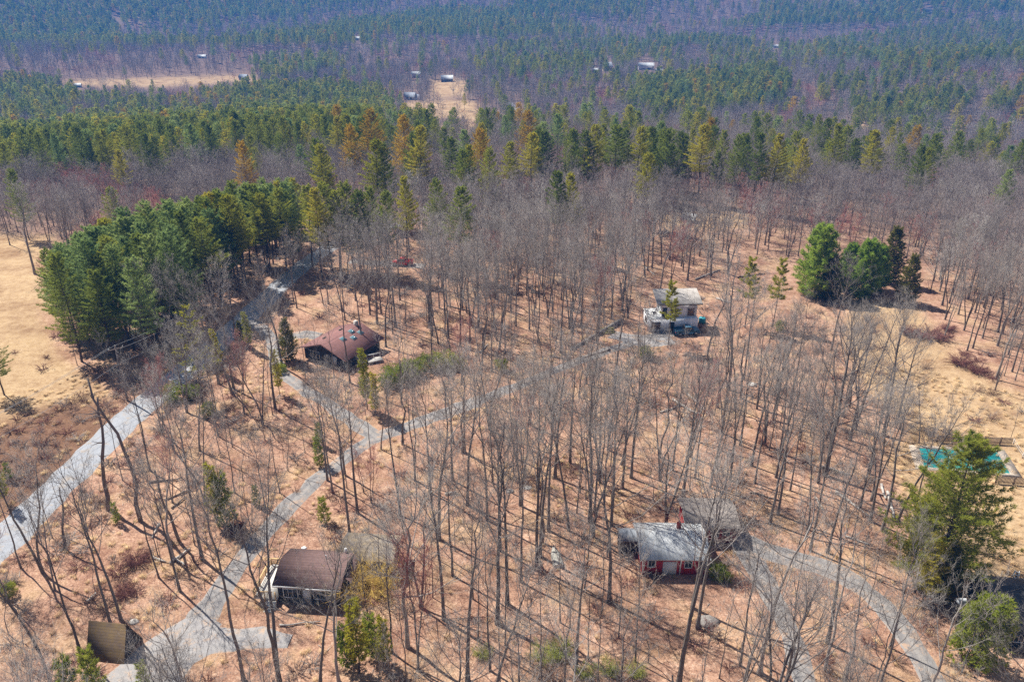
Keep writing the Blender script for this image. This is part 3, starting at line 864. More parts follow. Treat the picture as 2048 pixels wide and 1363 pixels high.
# ------------------------------------------------------------------ utility poles and wires
M['pole'] = bark('weathered_pole', (.15, .115, .095), (.24, .19, .16))
wires_at = []
for k, (q, lab) in enumerate((((255, 801), 'wooden utility pole with crossarm beside the road under the pines'), ((-330, 1160), None), ((470, 662), 'wooden utility pole half hidden by pines further along the road'))):
    x, y = P(*q); z = z_at(x, y)
    wires_at.append((x, y, z))
    e = empty('utility_pole', (x, y, z), R(40), lab or 'wooden utility pole beside the near end of the road', 'utility pole')
    b = MB(); b.tube([(0, 0, -.5), (0.05, 0, 5), (.1, 0, 10.3)], [.19, .16, .13], 9); b.build('shaft', M['pole'], e)
    bx('crossarm', M['pole'], e, -1.1, 1.3, -.06, .06, 9.75, 9.9)
    for s_ in (-1.0, 0.1, 1.2):
        b = MB(); b.tube([(s_, 0, 9.9 + (.4 if s_ == .1 else 0)), (s_, 0, 10.18 + (.4 if s_ == .1 else 0))], [.07, .04], 8); b.build('insulator', M['lamp'], e)
def wire(a, b_, za, zb_, off, label):
    n = np.array([-(b_[1] - a[1]), b_[0] - a[0]]); n = n / np.hypot(*n)
    t = np.linspace(0, 1, 24)[:, None]
    p = np.array([a[0] + n[0] * off, a[1] + n[1] * off, a[2] + za]) * (1 - t) + np.array([b_[0] + n[0] * off, b_[1] + n[1] * off, b_[2] + zb_]) * t
    p[:, 2] -= 1.1 * 4 * (t * (1 - t))[:, 0]
    m_ = MB(); m_.tube(p, .022, 4)
    o = m_.build('power_line', M['grey_metal'])
    tag(o, label, 'wire')
for (i, j, w_) in ((0, 1, 'running down the road from the pole'), (0, 2, 'running into the pines from the pole')):
    wire(wires_at[i], wires_at[j], 10.5, 10.5, 0, 'topmost pale wire ' + w_)
    wire(wires_at[i], wires_at[j], 10.1, 10.1, -1.0, 'pale crossarm wire ' + w_)
    wire(wires_at[i], wires_at[j], 7.2, 7.2, .1, 'low dark cable ' + w_)

# ------------------------------------------------------------------ small things
def at(px, py): 
    x, y = P(px, py); return (x, y, z_at(x, y))

# grey upturned rowing boat in the leaves
bo = empty('rowing_boat', at(1112, 1113), R(8), 'grey upturned rowing boat lying in the leaves between two trunks', 'boat')
b = MB(); ys = np.linspace(0, 1, 9); prev = None; vs_, fs_ = [], []
for k, t_ in enumerate(ys):
    wd_ = .66 * (1 - max(0, (t_ - .35) / .65) ** 2.2) + .02; y_ = -1.9 + 3.8 * t_; hh = .5 * (1 - .25 * t_)
    vs_ += [(-wd_, y_, 0), (-wd_ * .86, y_, hh * .75), (-wd_ * .45, y_, hh), (wd_ * .45, y_, hh), (wd_ * .86, y_, hh * .75), (wd_, y_, 0)]
for k in range(8):
    for j in range(5): fs_.append((k * 6 + j, k * 6 + j + 1, k * 6 + j + 7, k * 6 + j + 6))
b.add(vs_, fs_); b.build('hull', simple('weathered_grey_hull', (.42, .40, .34), (.29, .28, .25), 2, .8, .2), bo)
b = MB(); b.prism([(-.66, 0), (.66, 0), (.57, .38), (.3, .5), (-.3, .5), (-.57, .38)], -1.94, -1.90, 1); b.build('transom', M['white'], bo)
b = MB(); b.box(-.03, .03, -1.8, 1.7, .46, .56); b.build('keel', M['log'], bo)

# stone retaining wall with mossy steps
line = smooth_line([P(*q) for q in ((1143, 699), (1170, 685), (1200, 668), (1222, 656), (1242, 646))], .45)
sw = empty('stone_wall', (*line[0], z_at(*line[0])), 0, 'low dry stone retaining wall beside the drive to the white house', 'stone wall')
rng = np.random.default_rng(5)
b = MB()
for k in range(len(line)):
    q = line[k] - line[0]; hgt = .35 + .75 * k / len(line)
    for c in range(3):
        j = rng.normal(0, .05, 3); s_ = .22 + rng.random() * .09
        b.box(q[0] - s_ + j[0], q[0] + s_ + j[0], q[1] - .25 + j[1], q[1] + .25 + j[1], c * hgt / 3 - .1, (c + 1) * hgt / 3 - .02 + abs(j[2]))
b.build('stonework', M['stone'], sw)
for k in range(3):
    x, y = np.array(P(1217, 668)) - line[0]
    bx('step', M['stone_moss'], sw, x - 1.6, x + 1.3, y + .65 * k, y + .65 * k + .6, -.1, .28 + .24 * k)

def rock(px, py, s, label, m='stone', flat=.6, seed=0):
    r_ = np.random.default_rng(seed + int(px))
    th = np.linspace(0, 2 * np.pi, 10, endpoint=False); b_ = MB(); V, Fc = [], []
    for i_, (zz_, rr) in enumerate(((-.25, .9), (.15, 1.0), (.5, .82), (.75, .45))):
        for a in th: V.append((rr * s * (1 + r_.normal(0, .09)) * math.cos(a) * 1.25, rr * s * (1 + r_.normal(0, .09)) * math.sin(a), zz_ * s * flat + r_.normal(0, .03) * s))
    for i_ in range(3):
        for j in range(10): Fc.append((i_ * 10 + j, i_ * 10 + (j + 1) % 10, i_ * 10 + 10 + (j + 1) % 10, i_ * 10 + 10 + j))
    b_.add(V, Fc); base = 30; b_.f.append((np.array([[base + j for j in range(10)]]), 0))
    o = b_.build('boulder', M[m], None, at(px, py)); tag(o, label, 'boulder'); return o
rock(1415, 1243, 1.0, 'grey boulder in the leaves beside the driveway fork')
rock(268, 1213 + 30, .45, 'small pale rock at the edge of the gravel yard', 'concrete')
rock(1020, 1182 - 200, .5, 'small grey rock in the open wood near leaning trunks')
rock(1055, 975, .55, 'flat pale rock beside a trunk in the open wood', 'concrete', .4)
rock(608, 1095, .3, 'little white stone behind the brown cabin', 'white')
rock(1505, 770, .7, 'pale stone heap in the wood beyond the drive', 'concrete', .8)

def log(p0, p1, r, label, m='log'):
    a, b_ = np.array(at(*p0)), np.array(at(*p1)); c = (a + b_) / 2; b = MB()
    t = np.linspace(0, 1, 6)[:, None]; r_ = np.random.default_rng(int(p0[0] * 7 + p0[1]))
    p = (a * (1 - t) + b_ * t) - c; p[:, :2] += r_.normal(0, .06, (6, 2)); p[:, 2] += r * .75 + r_.random(6) * .12
    b.tube(p, np.linspace(r, r * .6, 6) * (1 + r_.normal(0, .06, 6)), 7)
    for k in range(3):
        i_ = r_.integers(1, 5); d = r_.normal(0, 1, 3); d[2] = abs(d[2]); d /= np.linalg.norm(d)
        b.tube([p[i_], p[i_] + d * (.5 + r_.random())], [r * .35, r * .12], 4)
    o = b.build('fallen_log', M[m], None, tuple(c)); return tag(o, label, 'log', 'fallen logs')
LOGS = [((1345, 800), (1402, 836), .22, 'long bleached log lying across the wood below the white house'),
        ((1372, 786), (1420, 832), .18, 'thin bleached log crossing the longer one below the white house'),
        ((1320, 826), (1372, 808), .15, 'short pale log at the near end of the crossed logs'),
        ((1433, 598), (1462, 607), .22, 'pale log on bare ground beyond the white house'),
        ((1673, 985), (1735, 1033), .22, 'long white log slanting through the wood near the pool'),
        ((1643, 934), (1700, 950), .2, 'pale log in front of stacked white trunks by the pool wood'),
        ((1775, 985), (1788, 1040), .25, 'broken white trunk propped beside the big pine'),
        ((1762, 970), (1770, 1000), .2, 'split pale stump end beside the propped white trunk'),
        ((1630, 995), (1645, 1020), .14, 'short pale branch between stems in front of the pool wood'),
        ((176, 1205), (192, 1187), .2, 'short white log alone on the leaves above the shed'),
        ((300, 965), (365, 958), .17, 'brown log lying beside the road bank', 'log_brown'),
        ((305, 1115), (330, 1125), .16, 'pale stick log near the brush pile by the road'),
        ((340, 1127), (382, 1098), .18, 'grey log on the brush pile between the road and drive'),
        ((350, 1120), (376, 1132), .13, 'thin log end of the brush pile between the road and drive'),
        ((320, 1047), (305, 1075), .15, 'leaning pale log beside the brush pile'),
        ((345, 1018), (372, 994), .14, 'thin fallen stem among the trees by the road', 'log_brown'),
        ((385, 980), (330, 1000), .15, 'fallen dark stem lying behind the thin one by the road', 'log_brown'),
        ((1220, 700), (1170, 716), .2, 'dark rotting log at the roadside below the stone wall', 'log_brown'),
        ((960, 705), (975, 690), .16, 'white birch piece beside the drive to the white house'),
        ((1100, 712), (1140, 722), .2, 'dark log beside the drive bend', 'log_brown'),
        ((1475, 555), (1530, 548), .2, 'grey log on the slope beyond the white house', 'log_brown'),
        ((1390, 560), (1440, 540), .2, 'long fallen trunk behind the white house', 'log'),
        ((1290, 535), (1310, 552), .16, 'pale fallen stem in the wood beside the white house'),
        ((895, 612), (935, 622), .18, 'fallen grey stem in the middle of the wood', 'log_brown'),
        ((1055, 575), (1085, 590), .18, 'fallen stem amid crowded trunks', 'log_brown'),
        ((560, 1252), (640, 1244), .12, 'thin stick lying on the leaves in front of the cabin'),
        ((1075, 1115), (1092, 1150), .16, 'rotting limb beside the upturned boat', 'log_brown'),
        ((890, 990), (912, 985), .2, 'pale chunk of trunk in the open wood', 'log'),
        ((1690, 1072), (1740, 1090), .14, 'thin pale log near the driveway bend'),
        ((1500, 985), (1560, 1002), .15, 'fallen stem behind the tan roofed wing', 'log_brown')]
for q in LOGS: log(*q)

# flag on a slanting pole, lantern post, step ladder, teal tank, low deck
fx = at(2014, 1242)
top = np.array([*P(1983, 1164, 0), 0.]); 
fp = empty('flagpole', fx, 0, 'slanting white pole with a faded red and white striped flag', 'flag')
ray = None
for zz_ in np.arange(3, 14, .1):
    q = P(1982, 1163, zz_)
    if abs(q[1] - fx[1]) < .6 or q[1] < fx[1]:
        ray = np.array([q[0] - fx[0], q[1] - fx[1], zz_]); break
if ray is None: ray = np.array([-2., 0, 6.])
b = MB(); b.tube([(0, 0, -.3), ray * .5, ray], [.07, .06, .045], 8); b.build('pole', M['white'], fp)
b = MB(); b.tube([ray, ray * 1.03], [.11, .09], 8); b.build('finial', M['lamp'], fp)
FR, FW, FB = simple('flag_red', (.50, .06, .07), (.40, .05, .06), 3, .9), simple('flag_white', (.75, .68, .66), (.62, .56, .55), 3, .9), simple('flag_blue', (.06, .08, .20), (.05, .06, .15), 3, .9)
b = MB(); nn, mm = 13, 8
rng = np.random.default_rng(3)
V = np.zeros((nn + 1, mm + 1, 3))
u_ = ray / np.linalg.norm(ray)
for i_ in range(nn + 1):
    for j in range(mm + 1):
        s_ = i_ / nn; t_ = j / mm
        V[i_, j] = ray * .97 - u_ * 2.3 * s_ * (1 - .35 * t_) + np.array([-.18 * t_ + .10 * math.sin(s_ * 14) * t_, -.14 * math.sin(s_ * 11 + t_ * 3) * t_, -2.5 * t_ * (1 - .25 * s_)])
Fs = [[], [], []]
for i_ in range(nn):
    for j in range(mm):
        k = 2 if (i_ < 7 and j < 3) else i_ % 2
        Fs[k].append((i_ * (mm + 1) + j, i_ * (mm + 1) + j + 1, (i_ + 1) * (mm + 1) + j + 1, (i_ + 1) * (mm + 1) + j))
b.add(V.reshape(-1, 3), Fs[0], 0)
for k in (1, 2): b.f.append((np.array(Fs[k]), k))
b.build('flag', [FR, FW, FB], fp)

lp = empty('lantern_post', at(1906, 1252), 0, 'slim post carrying a pale blue-grey lantern box by the rounded evergreen', 'lamp post')
b = MB(); b.tube([(0, 0, -.3), (.05, 0, 3.4)], [.05, .045], 8); b.build('post', M['log'], lp)
b = MB(); b.box(-.3, .35, -.3, .3, 3.4, 3.85); b.build('lantern', M['wall_blue'], lp)
b = MB(); b.prism([(-.42, 3.86), (.42, 3.86), (0, 4.2)], -.42, .48, 0); b.build('cap', M['grey_metal'], lp)

ld = empty('step_ladder', at(2026, 1166), R(-20), 'white wooden step ladder standing by the dark picket fence', 'ladder')
for s_ in (-1, 1):
    b = MB(); b.tube([(s_ * .32, -.5, 0), (s_ * .22, 0, 2.0)], .06, 4); b.build('front_leg', M['white'], ld)
    b = MB(); b.tube([(s_ * .32, .5, 0), (s_ * .22, .02, 1.95)], .05, 4); b.build('rear_leg', M['white'], ld)
for k in range(5):
    bx('rung', M['white'], ld, -.3, .3, -.5 + .1 * k - .04, -.38 + .1 * k, .35 + .36 * k, .41 + .36 * k)

tk = empty('water_tank', at(1404, 645), 0, 'round teal water tank at the end of the white house', 'tank')
b = MB(); b.tube([(0, 0, 0), (0, 0, 1.0), (0, 0, 1.2), (0, 0, 1.3)], [.75, .75, .6, .2], 18)
b.build('tank_body', simple('teal_plastic', (.05, .32, .36), (.04, .26, .30), 2, .5), tk)
b = MB(); b.tube([(0, 0, 1.29), (0, 0, 1.38)], .19, 10); b.build('lid', M['dark_metal'], tk)

dk = empty('low_deck', at(752, 723), R(25), 'pale low timber deck at the back corner of the red-roofed house', 'deck')
bx('deck_boards', M['concrete'], dk, -1.6, 1.2, -.8, .8, .42, .54)
for a in (-1.5, -.2, 1.1):
    for c in (-.7, .7): bx('post', M['log'], dk, a - .06, a + .06, c - .06, c + .06, -.2, .42 if c < 0 else 1.3)
bx('handrail', M['white'], dk, -1.6, 1.2, .65, .75, 1.3, 1.38)
HOUSE_BOXES.append((np.array(P(752, 723)), R(25), -3, 3, -3, 3))
# ------------------------------------------------------------------ tree shapes
def unit(v): return v / (np.linalg.norm(v, axis=-1, keepdims=True) + 1e-9)

def bare_tree(seed, H=21., r0=.2, start=.45, limbs=15, spread=.62, crown_w=1.0, stems=1, lean=0.0, nb=8, nt=7, ns=2, tw=.86, wander=.012):
    """returns trunk MB, crown MB: trunk, ascending limbs, branches, twigs and fine twigs"""
    g = np.random.default_rng(seed); T, C = MB(), MB()
    tw0, tw1 = [], []
    for s in range(stems):
        hh = H * (1 - .13 * s * g.random()); n = 13; t = np.linspace(0, 1, n)
        az = g.random() * 6.28
        ln = lean + (0.10 + .08 * g.random()) * (stems > 1)
        bend = np.cumsum(g.normal(0, wander, (n, 2)), 0)
        fork = .12 * hh if stems > 1 else 0
        k = np.clip((t * hh - fork * (s > 0)) / hh, 0, 1)
        px = np.cos(az) * ln * k * hh + bend[:, 0] * hh * t; pyy = np.sin(az) * ln * k * hh + bend[:, 1] * hh * t
        tr = np.stack([px, pyy, t * hh], 1); tr[0, 2] = -.4
        rr = r0 * (.85 if stems > 1 else 1) * (1 - t * .92) ** .85; rr[0] *= 1.45; rr = np.maximum(rr, .02)
        cut = int(n * .72)
        T.tube(tr[:cut + 1], rr[:cut + 1], 7, False)
        C.tube(tr[cut:], rr[cut:], 5, False)
        for L in range(limbs):
            f = start + (1 - start) * (L + g.random()) / limbs * .97
            i = f * (n - 1); i0 = int(i); p = tr[i0] + (tr[min(i0 + 1, n - 1)] - tr[i0]) * (i - i0)
            a = L * 2.4 + g.normal(0, .5)
            rel = (f - start) / (1 - start)
            ll = hh * (.34 * (1 - rel) ** .8 + .09) * crown_w * (.7 + .55 * g.random())
            up = spread + .5 * rel + g.normal(0, .14)
            d = unit(np.array([math.cos(a), math.sin(a), up * 1.6]))
            m = 6; pt = [p]; dd = d.copy()
            for q in range(m - 1):
                dd = unit(dd + g.normal(0, .13, 3) + np.array([0, 0, .13])); pt.append(pt[-1] + dd * ll / (m - 1))
            pt = np.array(pt); r1 = max(.018, rr[i0] * .45) ; rl = np.linspace(r1, .012, m)
            C.tube(pt, rl, 4, False)
            for b_ in range(nb):
                fb = .18 + .8 * (b_ + g.random()) / nb; j = fb * (m - 1); j0 = min(int(j), m - 2)
                q0 = pt[j0] + (pt[j0 + 1] - pt[j0]) * (j - j0); ax = unit(pt[j0 + 1] - pt[j0])
                side = unit(np.cross(ax, g.normal(0, 1, 3)))
                bl = ll * .42 * (1.15 - fb * .6) * (.6 + .7 * g.random())
                bd = unit(ax * .75 + side * .75 + np.array([0, 0, .28]))
                bp = [q0]
                for q in range(3):
                    bd = unit(bd + g.normal(0, .16, 3) + np.array([0, 0, .08])); bp.append(bp[-1] + bd * bl / 3)
                bp = np.array(bp); C.tube(bp, np.linspace(max(.011, rl[j0] * .5), .007, 4) * tw, 3, False)
                u = g.random(nt) * 2.9 + .05; k0 = np.minimum(u.astype(int), 2); st = bp[k0] + (bp[k0 + 1] - bp[k0]) * (u - k0)[:, None]
                td = unit(unit(bp[k0 + 1] - bp[k0]) * .8 + unit(g.normal(0, 1, (nt, 3))) * .75 + np.array([0, 0, .25]))
                tw0.append(st); tw1.append(st + td * (bl * .38 * (.5 + .8 * g.random(nt)) + .15)[:, None])
    if tw0:
        a, b = np.concatenate(tw0), np.concatenate(tw1)
        C.cones(a, b, .0105 * tw)
        if ns:
            ra = np.repeat(a, ns, 0); rb = np.repeat(b, ns, 0); u = g.random((len(ra), 1)) * .8 + .15
            st = ra + (rb - ra) * u; ln_ = np.linalg.norm(rb - ra, axis=1, keepdims=True)
            td = unit(unit(rb - ra) * .8 + unit(g.normal(0, 1, ra.shape)) * .8 + np.array([0, 0, .15]))
            C.cones(st, st + td * ln_ * (.35 + .5 * g.random((len(ra), 1))), .0075 * tw)
    return T, C

def snag(seed, H=13., r0=.24, lean=.05):
    g = np.random.default_rng(seed); T, C = MB(), MB()
    n = 9; t = np.linspace(0, 1, n); b = np.cumsum(g.normal(0, .018, (n, 2)), 0) * H
    tr = np.stack([b[:, 0] + lean * H * t, b[:, 1], t * H], 1); tr[0, 2] = -.4
    T.tube(tr, r0 * (1 - .6 * t) * (1 + g.normal(0, .05, n)), 7)
    for k in range(9):
        i = int(g.integers(3, n - 1)); d = unit(np.array([*g.normal(0, 1, 2), g.random() * .8])); l = .6 + 1.8 * g.random()
        q = np.array([tr[i], tr[i] + d * l * .5, tr[i] + unit(d + g.normal(0, .3, 3)) * l]); C.tube(q, [r0 * .28, r0 * .18, .01], 4)
    return T, C

def pine_tree(seed, H=22., r0=.24, start=.32, width=4.2, gap=.85, per=6, tufts=58, blade=.46, bw=.036, k=6, droop=.05, irr=.42, top=.25):
    """trunk with whorls of flat sprays; every spray is many needle tufts of thin triangles"""
    g = np.random.default_rng(seed); T, C = MB(), MB()
    n = 12; t = np.linspace(0, 1, n); bend = np.cumsum(g.normal(0, .005, (n, 2)), 0) * H
    tr = np.stack([bend[:, 0], bend[:, 1], t * H], 1); tr[0, 2] = -.4
    T.tube(tr, np.maximum(r0 * (1 - .95 * t), .02), 7, False)
    A, B_, Cc = [], [], []
    z = start * H; base = z; wl = 0
    while z < H * .985:
        rel = (z - base) / (H - base)
        prof = (min(1, (rel + .12) / .30) ** .7) * (1 - rel) ** .72 + top * .25
        m = max(3, int(round(per * (1 - .45 * rel))))
        for q in range(m):
            if g.random() < .12: continue
            L = max(.5, width * prof * (1 - irr * g.random() + .15 * irr)); a = wl * 1.1 + q * 6.283 / m + g.normal(0, .22)
            i = z / H * (n - 1); i0 = min(int(i), n - 2); p = tr[i0] + (tr[i0 + 1] - tr[i0]) * (i - i0)
            rise = .12 + .75 * rel ** 1.5 - droop
            dv = np.array([math.cos(a), math.sin(a), 0.]); sd = np.array([-math.sin(a), math.cos(a), 0.])
            u = np.linspace(0, 1, 4)[:, None]
            br = p + dv * L * u + np.array([0, 0, 1.]) * L * (rise * u + .16 * u ** 2 - .05)
            C.tube(br, np.linspace(max(.02, .035 * L / 3), .01, 4), 3, False, 1)
            nt_ = max(5, int(tufts * (.45 + .55 * L / width)))
            uu = g.random(nt_) ** .7 * .9 + .1
            lat = g.normal(0, .27, nt_) * L * (1.08 - uu) * .95
            c = p + dv * (L * uu)[:, None] + sd * lat[:, None] + np.array([0, 0, 1.]) * (L * (rise * uu + .16 * uu ** 2 - .05) + g.normal(.05, .06, nt_))[:, None]
            out = unit(dv * .7 + sd * (np.sign(lat) * .5)[:, None] + np.array([0, 0, .6]))
            cr = np.repeat(c, k, 0); od = np.repeat(out, k, 0)
            d = unit(od + unit(g.normal(0, 1, cr.shape)) * .8)
            wv = unit(np.cross(d, g.normal(0, 1, cr.shape))) * (bw * (.7 + .6 * g.random((len(cr), 1))))
            l = blade * (.6 + .7 * g.random((len(cr), 1)))
            A.append(cr - wv); B_.append(cr + wv); Cc.append(cr + d * l)
        z += gap * (.8 + .4 * g.random()) * (1 - .35 * rel); wl += 1
    C.tris(np.concatenate(A), np.concatenate(B_), np.concatenate(Cc), 0)
    return T, C

def round_evergreen(seed, H=5., W=2.2, n=2600, blade=.30, bw=.06, k=4, cone=.5):
    """dense cedar or laurel: sprays over an uneven egg-shaped volume, denser outside"""
    g = np.random.default_rng(seed); T, C = MB(), MB()
    T.tube([(0, 0, -.3), (0, 0, H * .9)], [.12, .03], 6, False)
    m = 34; zr0 = g.random(m) ** .9; az = g.random(m) * 6.283
    env = (1 - cone * zr0) * np.minimum(1, zr0 * 5 + .45)
    rad = W * env * (.35 + .55 * g.random(m) ** .6)
    cl = np.stack([np.cos(az) * rad, np.sin(az) * rad, zr0 * H * .88 + .06 * H], 1)
    cs = W * (.22 + .26 * g.random(m)) * (1 - .45 * cone * zr0)
    w_ = g.integers(0, m, n); d = unit(g.normal(0, 1, (n, 3)) + np.array([0, 0, .3])); r = .45 + .55 * g.random(n) ** .6
    c = cl[w_] + d * (cs[w_] * r)[:, None] * np.array([1, 1, .8]); c[:, 2] = np.maximum(c[:, 2], .05)
    cr = np.repeat(c, k, 0); od = unit(np.repeat(d * np.array([1, 1, .6]) + np.array([0, 0, .35]), k, 0))
    dd = unit(od + unit(g.normal(0, 1, cr.shape)) * .8)
    wv = unit(np.cross(dd, g.normal(0, 1, cr.shape))) * (bw * (.6 + .8 * g.random((len(cr), 1))))
    C.tris(cr - wv, cr + wv, cr + dd * blade * (.6 + .8 * g.random((len(cr), 1))), 0)
    for q in range(22):
        e = c[g.integers(0, n)]; C.tube([(0, 0, e[2] * .5), e * np.array([.6, .6, .85]), e], [.03, .02, .008], 3, False, 1)
    return T, C

def shrub(seed, H=1.8, W=1.6, stems=26, tw=1.0, nt=9):
    g = np.random.default_rng(seed); C = MB(); A, B_ = [], []
    for s in range(stems):
        a = g.random() * 6.283; o = np.array([math.cos(a), math.sin(a), 0]) * g.random() * .35 * W
        d = unit(np.array([math.cos(a) * W * .6, math.sin(a) * W * .6, H * (.7 + .5 * g.random())])); l = H * (.65 + .5 * g.random())
        pt = [o]
        for q in range(4):
            d = unit(d + g.normal(0, .16, 3) + np.array([math.cos(a), math.sin(a), -.35]) * .12 * q); pt.append(pt[-1] + d * l / 4)
        pt = np.array(pt); C.tube(pt, np.linspace(.022, .008, 5) * tw, 3, False)
        u = g.random(nt) * 3.2 + .75; k0 = np.minimum(u.astype(int), 3); st = pt[k0] + (pt[k0 + 1] - pt[k0]) * (u - k0)[:, None]
        td = unit(unit(pt[k0 + 1] - pt[k0]) * .7 + unit(g.normal(0, 1, (nt, 3))) * .8)
        A.append(st); B_.append(st + td * (l * .3 * (.5 + g.random(nt)))[:, None])
    A, B_ = np.concatenate(A), np.concatenate(B_); C.cones(A, B_, .011 * tw)
    ra, rb = np.repeat(A, 2, 0), np.repeat(B_, 2, 0); st = ra + (rb - ra) * (g.random((len(ra), 1)) * .8 + .1)
    C.cones(st, st + unit(unit(rb - ra) + unit(g.normal(0, 1, ra.shape)) * .9) * np.linalg.norm(rb - ra, axis=1, keepdims=True) * .55, .008 * tw)
    return C

TWIG, BARK = M['twig'], M['bark']
BARE = {}
def reg(key, TC, tm, cm, words, hgt):
    T, C = TC
    cm = cm if isinstance(cm, list) else [cm]
    BARE[key] = dict(t=T.mesh(key + '_trunk', tm), c=C.mesh(key + '_crown', cm), words=words, H=hgt, src=(T, C))

TALL = ['tall0', 'tall1', 'tall2', 'tall3', 'fork0', 'fork1', 'broad0', 'lean0', 'pale0', 'tall4', 'broad1']
reg('tall0', bare_tree(1, 22, .20, .46, 15), BARK, TWIG, 'tall straight', 22)
reg('tall1', bare_tree(2, 23, .22, .52, 14, .75, .85), BARK, TWIG, 'tall narrow-crowned', 23)
reg('tall2', bare_tree(3, 20, .16, .50, 13, .6, .9, lean=.03, wander=.012), BARK, TWIG, 'slim crooked', 20)
reg('tall3', bare_tree(4, 24, .25, .40, 17, .5, 1.05), BARK, TWIG, 'thick-trunked', 24)
reg('fork0', bare_tree(5, 21, .20, .45, 11, .6, .9, stems=2), BARK, TWIG, 'twin-stemmed', 21)
reg('fork1', bare_tree(6, 19, .17, .42, 9, .6, .85, stems=3), BARK, TWIG, 'triple-stemmed', 19)
reg('broad0', bare_tree(7, 18, .24, .26, 18, .34, 1.35, nt=9), BARK, TWIG, 'broad-crowned', 18)
reg('lean0', bare_tree(8, 20, .18, .48, 13, .6, .9, lean=.13), BARK, TWIG, 'leaning', 20)
reg('pale0', bare_tree(9, 20, .21, .30, 12, .42, 1.15, nb=7, nt=6, ns=2, wander=.02), M['twig'], M['twig_pale'], 'pale-barked', 20)
reg('tall4', bare_tree(14, 21, .19, .36, 12, .45, 1.15, wander=.03), BARK, TWIG, 'crooked-limbed', 21)
reg('broad1', bare_tree(15, 16, .2, .22, 16, .3, 1.5, stems=2, nt=9), BARK, M['twig_pale'], 'spreading pale-twigged', 16)
reg('red0', bare_tree(10, 15, .13, .34, 14, .55, 1.0, stems=2), BARK, M['twig_red'], 'red-budded', 15)
reg('snag0', snag(11, 13, .25, .05), M['snag'], M['snag'], 'broken dead', 13)
reg('snag1', snag(12, 16, .2, -.06), M['snag'], M['snag'], 'dead leaning', 16)
SAP = ['sap0', 'sap1', 'sap2']
reg('sap0', bare_tree(21, 13, .075, .38, 12, .8, .75, nb=5, nt=5, ns=1), BARK, TWIG, 'thin straight', 13)
reg('sap1', bare_tree(22, 10, .06, .35, 10, .7, .85, nb=5, nt=5, ns=1, wander=.025), BARK, TWIG, 'thin crooked', 10)
reg('sap2', bare_tree(23, 16, .09, .5, 11, .85, .65, nb=5, nt=5, ns=1), BARK, TWIG, 'lanky', 16)
PB = M['bark_pine']
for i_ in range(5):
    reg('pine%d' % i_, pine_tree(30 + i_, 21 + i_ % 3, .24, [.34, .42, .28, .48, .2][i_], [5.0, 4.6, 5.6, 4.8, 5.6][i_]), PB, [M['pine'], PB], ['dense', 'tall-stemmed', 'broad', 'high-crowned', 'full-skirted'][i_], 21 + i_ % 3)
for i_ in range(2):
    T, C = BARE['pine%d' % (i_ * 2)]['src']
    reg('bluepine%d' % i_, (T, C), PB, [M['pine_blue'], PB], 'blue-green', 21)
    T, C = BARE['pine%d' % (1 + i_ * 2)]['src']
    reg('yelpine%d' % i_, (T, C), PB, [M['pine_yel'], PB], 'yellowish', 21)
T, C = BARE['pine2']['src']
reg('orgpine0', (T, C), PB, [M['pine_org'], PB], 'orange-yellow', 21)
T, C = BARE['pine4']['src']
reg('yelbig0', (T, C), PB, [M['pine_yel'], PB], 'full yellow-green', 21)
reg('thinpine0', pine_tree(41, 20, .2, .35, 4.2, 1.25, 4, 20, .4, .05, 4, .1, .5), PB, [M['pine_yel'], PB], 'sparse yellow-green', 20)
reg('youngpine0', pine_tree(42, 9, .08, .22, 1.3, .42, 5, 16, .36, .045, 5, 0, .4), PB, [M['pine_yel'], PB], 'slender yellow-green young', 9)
reg('youngpine1', pine_tree(43, 4.5, .05, .08, 1.25, .36, 5, 16, .32, .04, 5, 0, .35), PB, [M['laurel'], PB], 'small bright green', 4.5)
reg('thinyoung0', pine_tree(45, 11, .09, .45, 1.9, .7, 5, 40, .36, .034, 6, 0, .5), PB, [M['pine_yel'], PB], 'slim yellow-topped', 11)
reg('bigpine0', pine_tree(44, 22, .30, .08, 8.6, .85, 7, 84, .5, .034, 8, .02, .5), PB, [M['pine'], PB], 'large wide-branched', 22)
reg('cedar0', pine_tree(51, 8.5, .12, .05, 2.7, .42, 8, 40, .32, .034, 5, 0, .2, .1), PB, [M['cedar'], PB], 'olive cone-shaped', 8.5)
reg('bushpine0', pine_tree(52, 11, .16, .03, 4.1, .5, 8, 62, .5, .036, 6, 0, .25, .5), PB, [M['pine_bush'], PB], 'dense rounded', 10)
reg('laurel0', round_evergreen(53, 2.6, 1.9, 750, .34, .035, 5, .3), PB, [M['laurel'], PB], 'bright green', 2.6)
reg('arbor0', round_evergreen(54, 6.5, 2.35, 2200, .32, .045, 5, .55), PB, [M['laurel'], PB], 'big rounded', 6.5)
SHR = {'brown': [shrub(61 + k, 1.7, 1.7, 30).mesh('brown_shrub_%d' % k, [M['bush']]) for k in range(2)],
       'red': [shrub(65 + k, 1.6, 2.0, 95, 1.1, 13).mesh('red_shrub_%d' % k, [M['bush_red']]) for k in range(2)],
       'grey': [shrub(68, 2.0, 1.8, 26).mesh('grey_shrub', [M['twig']])],
       'scrub': [shrub(70, 2.2, 1.9, 60, 1.3, 14).mesh('green_scrub', [M['scrub']])],
       'gold': [shrub(69, 3.6, 2.6, 60, 1.2, 14).mesh('golden_shrub', [M['bush_gold']])]}

# ------------------------------------------------------------------ placing
rnd = np.random.default_rng(2024)
TREES = []       # dicts: x, y, key, s (scale), rz, hand

def road_dist(x, y):
    d = np.full(np.shape(x), 1e9)
    for line, hw in ROADS:
        for k in range(0, len(line), 2):
            d = np.minimum(d, np.hypot(x - line[k, 0], y - line[k, 1]) - hw)
    return d

